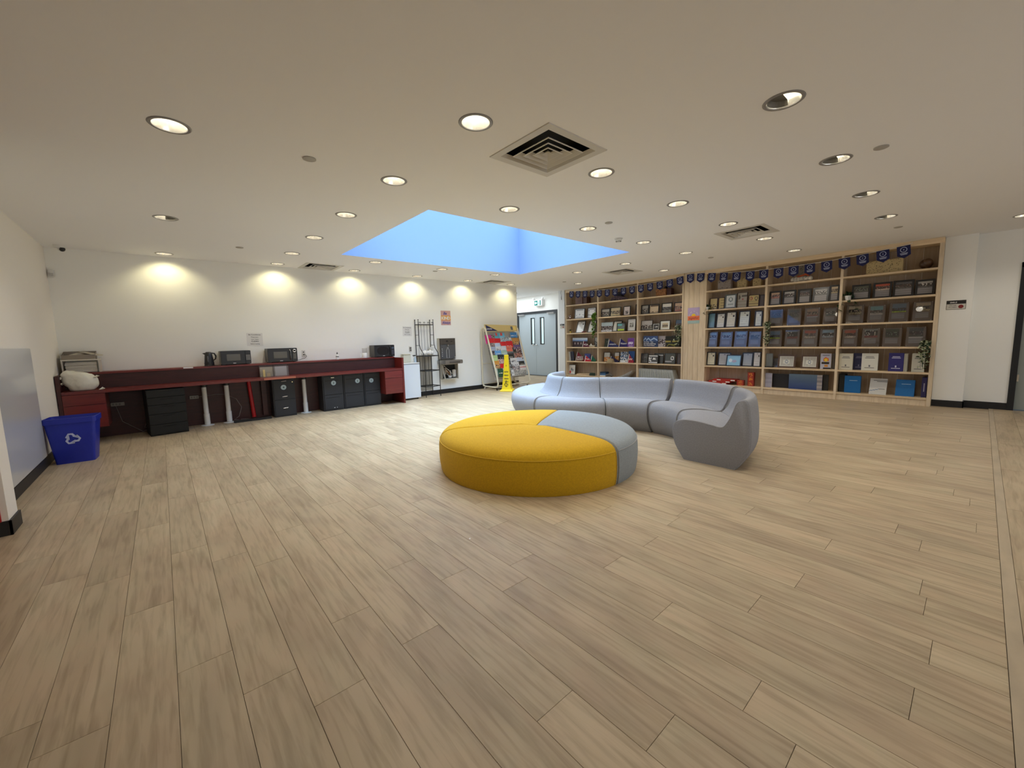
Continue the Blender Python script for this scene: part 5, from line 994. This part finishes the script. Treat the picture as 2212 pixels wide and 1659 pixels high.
def bin_():
    t = thing('recycling_bin', 'blue recycling bin with white recycling symbol by the left wall', 'recycling bin', (-.985, 6.392, 0), (0, 0, -.09))
    def ring(x0, x1, y0, y1, z, r, n=4):
        pts = []
        for cx, cy, a0 in ((x1-r, y0+r, -90), (x1-r, y1-r, 0), (x0+r, y1-r, 90), (x0+r, y0+r, 180)):
            for k in range(n+1): a = rad(a0+90*k/n); pts.append((cx+r*math.cos(a), cy+r*math.sin(a), z))
        return pts
    R_ = [ring(.02, .320, .015, .235, 0, .025), ring(-.025, .365, -.005, .275, .44, .03), ring(-.035, .375, -.015, .285, .44, .032), ring(-.035, .375, -.015, .285, .495, .032), ring(-.028, .368, -.008, .278, .497, .03), ring(-.02, .36, 0, .27, .44, .03), ring(.025, .315, .02, .23, .006, .025)]
    n = len(R_[0]); m = MB(); m.add([p for r_ in R_ for p in r_], [(i*n+k, i*n+(k+1) % n, (i+1)*n+(k+1) % n, (i+1)*n+k) for i in range(len(R_)-1) for k in range(n)]+[tuple(reversed(range(n))), tuple(range((len(R_)-1)*n, len(R_)*n))])
    obj('tub', m, BLUE, t, smooth=True, sharp=rad(40))
    # chasing arrows, drawn on the sloping front
    s = MB(); cx, cz, ya = .175, .27, lambda z: .014-.020*z/.44*1.0-.0035
    for k in range(3):
        a = rad(90+120*k); M2 = Matrix.Rotation(a-rad(90), 2)
        arrow = [[(-.040, .012), (-.022, .044), (.006, .044), (.022, .020), (.010, .014), (-.003, .032), (-.016, .032), (-.030, .006)], [(.000, .018), (.030, .028), (.034, .000)]]
        for poly in arrow:
            pts = [M2 @ Vector(p)*1.35 for p in poly]; pts = [(cx+p.x*1.0, ya(cz+p.y), cz+p.y) for p in pts]
            if len(pts) == 3: s.add(pts, [(0, 1, 2)])
            else: s.add(pts, [(0, 1, 6, 7), (1, 2, 5, 6), (2, 3, 4, 5)])
    obj('recycling_symbol', s, mat('symbol_white', (.55, .60, .85), .5), t)
bin_()
# ------------------------------------------------------------------ fridge, rack, fountain
t = thing('mini_fridge', 'small white fridge at the right end of the counter', 'fridge', (3.665, 7.72, 0)); FW = .435
obj('cabinet', MB().box(0.0, FW, .045, .335, .03, .752), WHITEM, t, bevel=.006); obj('top_plate', MB().box(-.002, FW+.002, .0, .335, .7525, .772), WHITE, t, bevel=.004); obj('door', MB().box(0, FW, 0, .042, .034, .735), WHITEM, t, bevel=.006)
obj('door_grip', MB().box(.01, FW-.01, .004, .04, .736, .750), mat('fridge_grip', (.35, .37, .40), .4), t); m = MB()
for x in (.03, FW-.05): m.tube([(x, .06, 0), (x, .06, .03)], .014, 10); m.tube([(x, .3, 0), (x, .3, .03)], .014, 10)
obj('feet', m, BLKP, t)
t = thing('spray_bottle', 'clear spray bottle with dark nozzle on the fridge', 'bottle', (4.055, 7.83, .773)); obj('bottle', MB().lathe([(.001, 0), (.030, 0), (.030, .075), (.013, .11), (.011, .13)], 18), mat('bluish_clear', (.42, .50, .58), .15), t, smooth=True)
obj('trigger_head', MB().box(-.045, .015, -.01, .01, .132, .155).add([(-.02, 0, .13), (-.04, 0, .10), (-.03, 0, .13)], [(0, 1, 2)]), BLKP, t); obj('collar', MB().lathe([(.014, .12), (.014, .132)], 12), WHITE, t)
t = thing('plastic_tub', 'pale translucent tub on the fridge against the wall', 'tub', (3.90, 7.95, .773)); obj('tub', MB().box(-.08, .10, -.05, .07, 0, .17), mat('pale_tub', (.66, .64, .52), .4), t, bevel=.012); obj('rim', MB().box(-.085, .105, -.055, .075, .17, .18), mat('pale_tub_rim', (.70, .68, .57), .4), t, bevel=.003)
def rack():
    t = thing('bakers_rack', 'tall black wrought-iron rack with scroll top beside the fountain', 'rack', (4.20, 8.03, 0))
    W = .36; rr_ = .008
    def post(pts, n): obj('post', MB().tube(pts, n, 8), BLKM, t, smooth=True)
    for x in (0.0, W): post([(x, 0, 0), (x, 0, 1.66)], rr_); 
    for x in (.03, W+.03):
        xx = .02 if x < .1 else W+.02
        post([(xx+.02, -.27, 0), (xx+.015, -.27, .85), (xx+.012, -.25, .95), (xx+.005, -.14, 1.06), (xx, -.11, 1.15), (xx, -.11, 1.65)], rr_)
    m = MB()
    for x, y in ((0, 0), (W, 0), (.02, -.11), (W+.02, -.11)): m.ball((x, y, 1.67), .013, 8, 6)
    obj('finial', m, BLKM, t, smooth=True)
    m = MB().tube([(0, 0, 1.57), (.02, -.11, 1.57), (W+.02, -.11, 1.57), (W, 0, 1.57)], .009, 6, closed=True); obj('top_rail', m, BLKM, t)
    m = MB()
    for k in range(4):
        for s in (1, -1):
            cx = .045+k*.098; m.tube([(cx+.02+s*(.024-.0017*i)*math.cos(i*.42), -.11, 1.605+(.026-.0017*i)*math.sin(i*.42)) for i in range(12)], .0032, 5)
    obj('scrollwork', m, BLKM, t)
    for z in (.235, .575, .895):
        m = MB().tube([(0, 0, z), (W, 0, z), (W+.035, -.27, z), (W*.5+.02, -.31, z-.004), (.035, -.27, z)], .009, 6, closed=True)
        s = obj('shelf_frame', m, BLKM, t); w_ = MB()
        for k in range(1, 8): x = W*k/8; w_.tube([(x, 0, z+.004), (x+.03, -.285, z+.004)], .0025, 5)
        obj('shelf_wires', w_, BLKM, s)
    for k in range(1, 5): x = W*k/5; obj('back_rod', MB().tube([(x, .002, .235), (x, .002, 1.57)], .0032, 5), BLKM, t)
    for z in (1.347, 1.124):
        for x in (0, W): obj('side_rung', MB().tube([(x, 0, z), (x+.02, -.11, z)], .005, 6), BLKM, t)
    b = obj('cardboard_sheet', MB().box(4.215, 4.56, 8.040, 8.048, .13, .885), mat('taupe_board', (.30, .27, .22), .8)); tag(b, 'taupe board standing behind the black rack', 'board')
    t = thing('white_bag', 'crumpled white plastic bag on the rack shelf', 'bag', (4.40, 7.90, .905)); r = random.Random(4); m = MB()
    for i in range(7): m.ball((-.13+.042*i, r.uniform(-.04, .04), .045+r.uniform(0, .025)), r.uniform(.04, .05), 9, 6)
    obj('body', m, mat('bag_white', (.75, .74, .72), .5), t, smooth=True)
    t = thing('storage_jar', 'pale plastic jar on the rack shelf', 'jar', (4.53, 7.985, .9)); obj('jar', MB().lathe([(.001, 0), (.038, 0), (.038, .14), (.03, .15)], 18), mat('jar_pale', (.62, .61, .56), .3), t, smooth=True); obj('lid', MB().lathe([(.036, .15), (.036, .175), (.001, .176)], 18), WHITE, t, smooth=True)
rack()
def fountain():
    t = thing('water_fountain', 'grey bottle-filling drinking fountain with open lower housing on back wall', 'drinking fountain', (4.752, WY-.003, 0)); dk = mat('bronze_steel', (.145, .13, .115), .35, .6, noise=(6, .1))
    obj('filler_back', MB().box(0, .41, -.10, 0, .79, 1.26), dk, t, bevel=.006); obj('light_edge', MB().box(-.012, -.001, -.09, 0, .79, 1.265).box(-.012, .42, -.09, 0, 1.261, 1.268).box(.411, .42, -.09, 0, .79, 1.261), mat('pale_metal', (.52, .49, .42), .4, .4), t)
    obj('alcove', MB().box(.02, .40, -.104, -.1, .80, 1.12), mat('alcove_grey', (.085, .085, .09), .5), t); obj('top_panel', MB().box(.015, .395, -.108, -.1, 1.13, 1.235), dk, t, bevel=.003)
    obj('indicator', MB().box(.16, .21, -.110, -.108, 1.185, 1.215).box(.28, .33, -.110, -.108, 1.185, 1.2), BLKP, t); obj('nozzle', MB().lathe([(.018, 1.125), (.014, 1.10), (.008, 1.085)], 12, (.20, -.125, 0)), STEEL, t)
    pts = [(.165, .83), (.165, 1.0), (.185, 1.04), (.190, 1.07), (.212, 1.07), (.217, 1.04), (.237, 1.0), (.237, .83)]
    obj('bottle_outline', MB().tube([(x, -.1055, z-.01) for x, z in pts], .0028, 5, closed=True), PAPER, t); m = MB()
    for k in range(5): m.box(.045+.006*(k % 2), .062, -.1055, -.104, .86+.04*k, .872+.04*k)
    obj('printed_marks', m, PAPER, t, kind='stuff')
    m = MB().prism([(-.03, .69), (.44, .69), (.44, .775), (-.03, .775)], -.35, 0); b = obj('basin', m, STEEL, t, bevel=.010)
    obj('bowl', MB().lathe([(.10, .777), (.085, .777), (.06, .774)], 24, (.27, -.20, 0)), mat('bright_steel', (.6, .6, .58), .2, .9), b, smooth=True); obj('bubbler', MB().tube([(.38, -.10, .775), (.385, -.11, .81), (.365, -.15, .835), (.350, -.16, .838)], [.011, .009, .008, .008], 8), CHROME, b, smooth=True)
    obj('push_bar', MB().box(.08, .36, -.356, -.351, .71, .745), dk, b)
    h = obj('lower_housing', MB().box(.03, .045, -.10, 0, .35, .69).box(.425, .44, -.14, 0, .33, .69).box(.045, .425, -.12, 0, .335, .35).box(.045, .425, -.12, -.0, .665, .69), mat('housing_pale', (.42, .39, .33), .5, .2), t)
    obj('housing_void', MB().box(.045, .425, -.02, -.01, .35, .665), DARK, h); obj('hanging_cover', MB().add([(-.02, -.14, .66), (.045, -.13, .66), (.075, -.18, .34), (.03, -.20, .34)], [(0, 1, 2, 3)]).add([(-.02, -.135, .66), (.045, -.125, .66), (.075, -.175, .34), (.03, -.195, .34)], [(3, 2, 1, 0)]), mat('housing_pale', (.42, .39, .33), .5), h)
    r = random.Random(12); 
    for k in range(5): obj('pipe', MB().tube([(r.uniform(.08, .4), -.05, r.uniform(.36, .65)) for _ in range(4)], r.uniform(.006, .012), 6), [STEEL, PAPER, BLKP, CHROME, mat('copper', (.5, .25, .12), .3, .8)][k], h, smooth=True)
    obj('valve', MB().box(.11, .16, -.08, -.03, .45, .6), STEEL, h, bevel=.008); obj('compressor', MB().box(.33, .41, -.09, -.03, .37, .54), PAPER, h, bevel=.01); obj('filter', MB().box(.22, .28, -.09, -.04, .36, .40), PAPER, h, bevel=.004)
fountain()
# ------------------------------------------------------------------ magazine stand and floor cone
KS = (7.86-7.47)/(1.42-.2)
MAGS = [('magenta', 5.902, 6.101, 1.327, 1.161), ('brown photo', 6.095, 6.212, 1.324, 1.232), ('teal', 6.216, 6.36, 1.372, 1.252), ('light teal', 6.365, 6.534, 1.376, 1.249), ('blue sky', 6.723, 6.947, 1.383, 1.253), ('red', 5.968, 6.160, 1.245, 1.138), ('red', 6.165, 6.36, 1.241, 1.133), ('lake photo', 6.364, 6.484, 1.259, 1.172), ('lake photo', 6.488, 6.643, 1.263, 1.169), ('white', 6.646, 6.723, 1.249, 1.176), ('orange', 6.727, 6.98, 1.241, 1.073), ('crowd photo', 5.938, 6.154, 1.133, 1.043), ('pale blue', 6.158, 6.323, 1.122, 1.046), ('red', 6.353, 6.519, 1.155, 1.062), ('red', 6.521, 6.734, 1.167, 1.062), ('purple', 6.74, 6.98, 1.066, .975), ('grey-blue', 5.96, 6.152, 1.041, .957), ('white', 6.155, 6.325, 1.045, .949), ('white and navy', 6.328, 6.49, 1.051, .953), ('coral', 6.494, 6.689, 1.046, .964), ('black', 6.693, 6.80, .955, .86), ('dark crowd photo', 6.803, 6.98, .965, .87), ('black portrait', 5.96, 6.10, .945, .85), ('blue', 6.104, 6.298, .945, .854), ('green and white', 6.301, 6.49, .942, .835), ('black', 6.493, 6.684, .851, .755), ('group photo', 6.699, 6.98, .856, .755), ('lime', 5.957, 6.15, .84, .734), ('black', 6.156, 6.346, .845, .745), ('white', 6.535, 6.745, .745, .65), ('white and blue', 6.747, 6.946, .745, .67), ('pink portrait', 6.145, 6.32, .735, .640), ('white', 6.568, 6.785, .640, .55), ('black', 6.792, 6.98, .655, .57), ('orange and black', 6.001, 6.165, .705, .55), ('red', 6.17, 6.293, .625, .53), ('black-and-white portrait', 6.556, 6.79, .545, .45), ('white and red', 6.796, 7.00, .560, .455), ('white and green', 5.973, 6.055, .53, .427), ('dark green', 6.058, 6.227, .52, .365), ('white', 6.476, 6.560, .46, .368), ('newsprint', 6.566, 6.760, .44, .361), ('newsprint', 6.767, 6.98, .44, .378)]
MC = {'magenta': (.55, .03, .22), 'brown photo': (.16, .10, .08), 'teal': (.10, .36, .46), 'light teal': (.16, .45, .60), 'blue sky': (.06, .24, .52), 'red': (.58, .01, .015), 'lake photo': (.30, .45, .55), 'white': (.62, .62, .62), 'orange': (.50, .24, .06), 'crowd photo': (.25, .18, .18), 'pale blue': (.45, .55, .70), 'purple': (.12, .08, .22), 'grey-blue': (.34, .38, .50), 'white and navy': (.55, .58, .66), 'coral': (.68, .16, .10), 'black': (.025, .025, .025), 'dark crowd photo': (.12, .06, .06), 'black portrait': (.04, .04, .06), 'blue': (.12, .33, .66), 'green and white': (.35, .48, .40), 'group photo': (.35, .14, .10), 'lime': (.42, .58, .24), 'white and blue': (.50, .56, .68), 'pink portrait': (.6, .38, .36), 'orange and black': (.60, .28, .05), 'black-and-white portrait': (.35, .33, .33), 'white and red': (.64, .60, .58), 'white and green': (.5, .58, .5), 'dark green': (.015, .08, .05), 'newsprint': (.42, .41, .38)}
def stand():
    t = thing('magazine_stand', 'cream tube-frame magazine stand with gold header by the corridor', 'magazine stand', (5.95, 8.0, 0)); W = 1.03
    for x in (0, W):
        pts = [(x, -.10, 1.50), (x, -.01, 1.44), (x, 0, 1.36), (x, 0, .16), (x, -.03, .085), (x, -.10, .07), (x, -.50, .07), (x, -.575, .09), (x, -.60, .17), (x, -.56, .36), (x, -.23, 1.30), (x, -.17, 1.48), (x, -.10, 1.50)]
        obj('side_frame', MB().tube(pts, .020, 10), CREAM, t, smooth=True)
    for y, z in ((0, .12), (-.565, .11), (0, .62)): obj('cross_tube', MB().tube([(0, y, z), (W, y, z)], .011, 8), CREAM, t, smooth=True)
    m = MB().prism([(0, 0), (W, 0), (W, .15), (0, .175)], 0, .02); h = obj('header_board', m, mat('gold_card', (.55, .42, .17), .45), t, loc=(0, -.20, 1.412), rot=(-.35, 0, 0))
    obj('navy_corner', MB().add([(.02, -.002, .005), (.36, -.002, .005), (.02, -.002, .165)], [(0, 1, 2)]), mat('header_navy', (.012, .012, .07), .5), h); text('university', .03, .045, -.004, .045, PAPER, h, 'LEFT', bold=.02, width=.16)
    obj('photo_patch', MB().box(.80, .87, -.002, 0, .03, .12), BLKP, h); obj('yellow_patch', MB().box(.875, .97, -.002, 0, .02, .125), mat('header_yellow', (.75, .55, .15), .5), h)
    levels = [1.245, 1.165, 1.065, .95, .852, .745, .64, .55, .45, .36]
    for z in [q-.0 for q in levels]: 
        y = -(8.0-(7.86-(1.42-z)*KS)); obj('shelf_tier', MB().box(.02, W-.02, y+.001, y+.05, z-.012, z-.005).box(.02, W-.02, y-.018, y-.014, z-.070, z-.055), mat('tier_grey', (.34, .33, .31), .4), t)
    obj('back_sheet', MB().add([(.02, -.09, 1.40), (W-.02, -.09, 1.40), (W-.02, -.46, .26), (.02, -.46, .26)], [(0, 1, 2, 3)]), mat('stand_back', (.45, .43, .40), .6), t)
    for x in (.02, W-.02):
        for y in (-.05, -.53):
            m = MB().tube([(x-.012, y, .022), (x+.012, y, .022)], .022, 12); m.box(x-.004, x+.004, y-.004, y+.004, .03, .06); obj('caster', m, BLKP if y < -.1 else WHITE, t, smooth=True)
    obj('base_plate', MB().box(.14, .42, -.45, -.12, .03, .055), mat('base_grey', (.30, .28, .25), .5), t)
stand()
order = ['leftmost', 'second', 'third', 'fourth', 'fifth', 'sixth']
def mags():
    for i, (nm, x0, x1, z1, z0) in enumerate(MAGS):
        zb = z0-.055; yb = 7.86-(1.42-zb)*KS-.006; h = (z1-z0)+.058
        row = 'upper' if z1 > 1.0 else 'middle' if z1 > .72 else 'lower'
        pos = 'left' if x1 < 6.3 else 'centre' if x1 < 6.66 else 'right'
        lab = f'{nm} magazine in the stand, {row} rows, {pos} side'
        same = [k for k in MAGS if k[0] == nm and (('upper' if k[3] > 1.0 else 'middle' if k[3] > .72 else 'lower') == row) and (('left' if k[2] < 6.3 else 'centre' if k[2] < 6.66 else 'right') == pos)]
        if len(same) > 1: k_ = sorted(same, key=lambda q: (-round(q[3], 1), q[1])).index(MAGS[i]); lab += f', {["first", "second", "third"][k_]} such'
        t = thing('magazine', lab, 'magazine', (x0, yb, zb-.004), (-math.atan(KS)*.8, 0, 0), 'magazines in the cream stand'); w_ = x1-x0; c = MC[nm]
        obj('pages', MB().box(.001, w_-.001, .001, .005, 0, h), PAPER, t)
        def fn(u, v, r, c=c, nm=nm):
            if nm == 'newsprint': return (.10, .10, .10) if int(v*9) % 2 and r.random() < .6 else c
            if 'photo' in nm or 'portrait' in nm: return jit(c if r.random() < .6 else r.choice([(.6, .5, .45), (.03, .03, .03), (.3, .2, .2)]), r, .3)
            if nm == 'red': return (.75, .70, .68) if v < .28 and .1 < u < .8 and r.random() < .7 else c
            if nm in ('white', 'white and red', 'pale blue', 'coral', 'teal', 'light teal'):
                if nm == 'white and red' and .6 < v < .75: return (.55, .05, .05)
                if nm in ('teal', 'light teal') and v > .6 and .2 < u < .6: return (.6, .08, .06)
                return (.12, .12, .14) if .3 < v < .62 and .1 < u < .85 and r.random() < .5 and nm == 'white' else (.3, .1, .1) if nm == 'coral' and .45 < v < .6 and r.random() < .6 else jit(c, r, .05)
            if nm in ('blue sky', 'lake photo', 'green and white', 'white and blue', 'white and navy'): return (.05, .05, .06) if v < .35 and r.random() < .7 else (.68, .68, .68) if .5 < v < .65 and r.random() < .5 else c
            if nm in ('orange', 'purple', 'orange and black'): return r.choice([c, (.05, .03, .05), mixc(c, (.7, .5, .3), .5)]) if v < .6 else c
            return (.62, .6, .5) if .35 < v < .5 and .15 < u < .8 and r.random() < .55 else c
        raster('cover', 0, 0, w_, h, 0, fn, t, 12, 10, seed=i+5)
mags()
def cone():
    t = thing('caution_cone', 'yellow four-sided caution cone in front of the magazine stand', 'caution cone', (6.08, 7.225, 0), (0, 0, rad(-52))); 
    def sq(s, z): return [(-s, -s, z), (s, -s, z), (s, s, z), (-s, s, z)]
    lv = [(.150, 0), (.150, .018), (.142, .032), (.112, .05), (.098, .12), (.080, .30), (.064, .50), (.048, .74), (.046, .838), (.036, .848)]
    m = MB(); m.add([p for s, z in lv for p in sq(s, z)], [(i*4+k, i*4+(k+1) % 4, i*4+4+(k+1) % 4, i*4+4+k) for i in range(len(lv)-1) for k in range(4)]+[(len(lv)*4-4, len(lv)*4-3, len(lv)*4-2, len(lv)*4-1)])
    obj('body', m, YELLOW, t, bevel=.005)
    for fz, ry in ((0, 0), (1, -PI/2)):
        p = bpy.data.objects.new('printed_face', None)
        g = MB(); S = lambda z: next(a+(b-a)*(z-za)/(zb-za) for (a, za), (b, zb) in zip(lv, lv[1:]) if za <= z <= zb)
        face = sroot('tmp'); bpy.data.objects.remove(face)
        def put(o): o.rotation_euler = (0, 0, ry)
        f0 = MB(); zt = .60; y = -S(zt)-.002
        f0.add([(-.018, y+.000, .585), (.018, y, .585), (0, y+.002, .62), (-.010, y-.0005, .590), (.010, y-.0005, .590), (0, y+.001, .608)], [(0, 1, 4, 3), (1, 2, 5, 4), (2, 0, 3, 5)]); mk = obj('printed_mark', f0, INK, t); put(mk)
        for s, z in (('CAUTION', .44), ('CUIDADO', .36), ('ATTENTION', .28)):
            put(text(s, 0, z, -S(z)-.0015, .040, INK, t, width=S(z)*1.35, bold=.05))
        z = .17; y = -S(z)-.004; q = MB(); q.ball((.0, y, .245), .011, 8, 6); q.tube([(0, y, .235), (-.012, y, .205), (.015, y-.001, .175), (.045, y-.001, .165)], .006, 6); q.tube([(-.005, y, .225), (.03, y, .225), (.05, y, .24)], .005, 6); q.tube([(-.005, y, .225), (-.035, y, .235)], .005, 6); q.tube([(-.012, y, .205), (-.03, y-.002, .18), (-.045, y-.003, .15)], .006, 6); q.box(-.05, .05, y-.006, y-.004, .142, .147)
        mk = obj('slipping_figure', q, INK, t); put(mk); put(text('WET', 0, .105, -S(.105)-.003, .032, INK, t, width=.05, bold=.05))
cone()
# ------------------------------------------------------------------ seating
def catmull(P, k=5):
    out = []
    for i in range(len(P)-1):
        p0, p1, p2, p3 = Vector(P[max(i-1, 0)]), Vector(P[i]), Vector(P[i+1]), Vector(P[min(i+2, len(P)-1)])
        for j in range(k):
            t = j/k; out.append(.5*((2*p1)+(p2-p0)*t+(2*p0-5*p1+4*p2-p3)*t*t+(3*p1-p0-3*p2+p3)*t**3))
    out.append(Vector(P[-1])); return out
SEAT = catmull([(.79, 0), (.705, .13), (.672, .25), (.683, .335), (.73, .384), (.83, .398), (.97, .390), (1.138, .366)])+[Vector((1.138, 0))]
BACK = catmull([(1.140, .366), (1.170, .395), (1.200, .44), (1.237, .532), (1.262, .607), (1.295, .635), (1.338, .626), (1.362, .54), (1.378, .346), (1.362, .172), (1.262, 0)])+[Vector((1.140, 0))]
EDGE = catmull([(.79, 0), (.705, .13), (.672, .25), (.683, .335), (.73, .384), (.83, .398), (.97, .390), (1.138, .366), (1.200, .44), (1.237, .532), (1.262, .607), (1.295, .635), (1.338, .626), (1.362, .54), (1.378, .346), (1.362, .172), (1.262, 0)], 4)
def module(label, cx, cy, a0, a1, S=None, end=False):
    t = thing('sofa_module', label, 'sofa', (cx, cy, 0), group=None); a0, a1 = rad(a0), rad(a1)
    rf = (lambda r: S-r) if S else (lambda r: r)
    rm = 1.02
    for nm, prof in (('seat', SEAT), ('backrest', BACK)):
        c = sum(prof, Vector((0, 0)))/len(prof); n = len(prof); rings = []; N = max(8, int(abs(a1-a0)/rad(3.5)))
        e = .022; ts = [(0, .75), (.25, .25), (1, 0)]
        prm = []
        for f, ins in ts: prm.append((a0+math.copysign(f*e/rf(rm), a1-a0), ins))
        for i in range(1, N): prm.append((a0+(a1-a0)*i/N, 0))
        for f, ins in reversed(ts): prm.append((a1-math.copysign(f*e/rf(rm), a1-a0), ins))
        m = MB(); vs = []
        for a, ins in prm:
            for q in prof:
                d = c-q; dl = d.length; s = min(.018*ins/max(dl, 1e-3), .9); zz = q.y+d.y*s if q.y > .001 else 0
                r_ = rf(q.x+d.x*s); vs.append((r_*math.cos(a), r_*math.sin(a), zz))
        L_ = len(prm); fs = [(i*n+k, i*n+(k+1) % n, (i+1)*n+(k+1) % n, (i+1)*n+k) for i in range(L_-1) for k in range(n)]+[tuple(range(n)), tuple(reversed(range((L_-1)*n, L_*n)))]
        m.add(vs, fs); obj(nm, m, FABG, t, smooth=True, sharp=rad(50))
    for a, sg in ((a0, 1), (a1, -1)):
        aa = a+math.copysign(.004/rf(rm), (a1-a0)*sg)
        obj('piping', MB().tube([(rf(q.x)*math.cos(aa), rf(q.x)*math.sin(aa), max(.004, q.y)) for q in EDGE], .0035, 6), PIPE, t, smooth=True)
    if end:
        pts = EDGE; n = len(pts); aa = a0-math.copysign(.006/1.0, a1-a0)*0; vs = []
        c = sum(pts, Vector((0, 0)))/n; R3 = [(a0-.0002, 0), (a0-.006, 0), (a0-.012, .012)]
        for a, ins in R3:
            for q in pts: d = c-q; s_ = ins/d.length; vs.append(((q.x+d.x*s_)*math.cos(a), (q.x+d.x*s_)*math.sin(a), max(0, q.y+d.y*s_) if q.y > .001 else 0))
        mm = MB().add(vs, [(i*n+k, i*n+(k+1) % n, (i+1)*n+(k+1) % n, (i+1)*n+k) for i in range(2) for k in range(n)]+[tuple(range(2*n, 3*n))])
        obj('end_panel', mm, FABG, t, smooth=True, sharp=rad(60))
    return t
c1 = (3.785, 2.627); SS = 1.985; c2 = (c1[0]+SS*.7071, c1[1]+SS*.7071)
module('grey sofa module nearest the viewpoint, with dark end face', *c1, -89.3, -46.0, end=True)
module('grey sofa module, second from the right end', *c1, -43.6, -1.2)
module('grey sofa module, middle of the curve', *c1, 1.2, 44.7)
module('grey sofa module curving the other way, second from the far end', *c2, 224.7, 180.4, S=SS)
module('bluish-grey rounded sofa module at the far left end', *c2, 179.6, 86, S=SS)
def ottoman():
    cx, cy = 2.757, 2.838
    labs = [('blue-grey wedge ottoman at the right of the round pouf', -91, 28.5, FABB, PIPE), ('yellow wedge ottoman at the back left of the round pouf', 28.5, 146, FABY, PIPEY), ('yellow wedge ottoman at the front of the round pouf', 146, 269, FABY, PIPEY)]
    prof = [(.0, .384), (.15, .384), (.3, .384), (.45, .383), (.6, .381), (.72, .378), (.80, .372), (.86, .362), (.905, .344), (.935, .318), (.950, .288), (.957, .24), (.960, .16), (.956, .08), (.947, .02), (.940, .0)]
    for lb, a0, a1, fm, pm in labs:
        t = thing('wedge_ottoman', lb, 'ottoman', (cx, cy, 0)); a0, a1 = rad(a0), rad(a1); mid = (a0+a1)/2
        m = MB(); NA = 48; g = .004; o = (g/math.sin((a1-a0)/2)*math.cos(mid), g/math.sin((a1-a0)/2)*math.sin(mid)); vs = []; n = len(prof)
        # angular samples bunched at the cuts
        us = [0, .004, .010, .018, .03, .05, .08]+[.08+(.84)*i/NA for i in range(1, NA)]+[.92, .95, .97, .982, .990, .996, 1]
        for u in us:
            a = a0+(a1-a0)*u; 
            for r_, z in prof:
                d = max(0, r_*math.sin(min(a-a0, a1-a, PI/2))); k = .026
                dz = 0
                if d < k and z > .05: q = 1-d/k; dz = .022*(1-math.sqrt(max(0, 1-q*q)))
                rr_ = r_-(.012*(1-math.sqrt(max(0, 1-(1-d/k)**2))) if (d < k and r_ > .9) else 0)
                vs.append((o[0]+rr_*math.cos(a), o[1]+rr_*math.sin(a), max(0, z-dz)))
        L_ = len(us); fs = [(i*n+k, i*n+k+1, (i+1)*n+k+1, (i+1)*n+k) for i in range(L_-1) for k in range(n-1)]
        m.add(vs, fs); b = len(m.v); m.v.append((o[0], o[1], 0))
        m.f.append(tuple(range(n))+(b,)); m.f.append(tuple(reversed(range((L_-1)*n, L_*n)))+(b,))
        body = obj('cushion', m, fm, t, smooth=True, sharp=rad(60)); pts = []
        for i in range(40): a = a0+.02+(a1-a0-.04)*i/39; pts.append((o[0]+.9515*math.cos(a), o[1]+.9515*math.sin(a), .288))
        obj('seam', MB().tube(pts, .0028, 5), pm, body); 
        for a in (a0+.012/.95, a1-.012/.95): obj('seam', MB().tube([(o[0]+(r_+.001)*math.cos(a), o[1]+(r_+.001)*math.sin(a), max(.003, z-.006)) for r_, z in prof[6:]], .0028, 5), pm, body)
ottoman()
t = thing('paper_scrap', 'tiny white paper scrap on the floor in front of the round pouf', 'scrap', (1.33, 1.98, .001)); obj('scrap', MB().add([(0, 0, 0), (.014, .004, .003), (.012, .014, .001), (.002, .010, .004)], [(0, 1, 2, 3)]), PAPER, t)
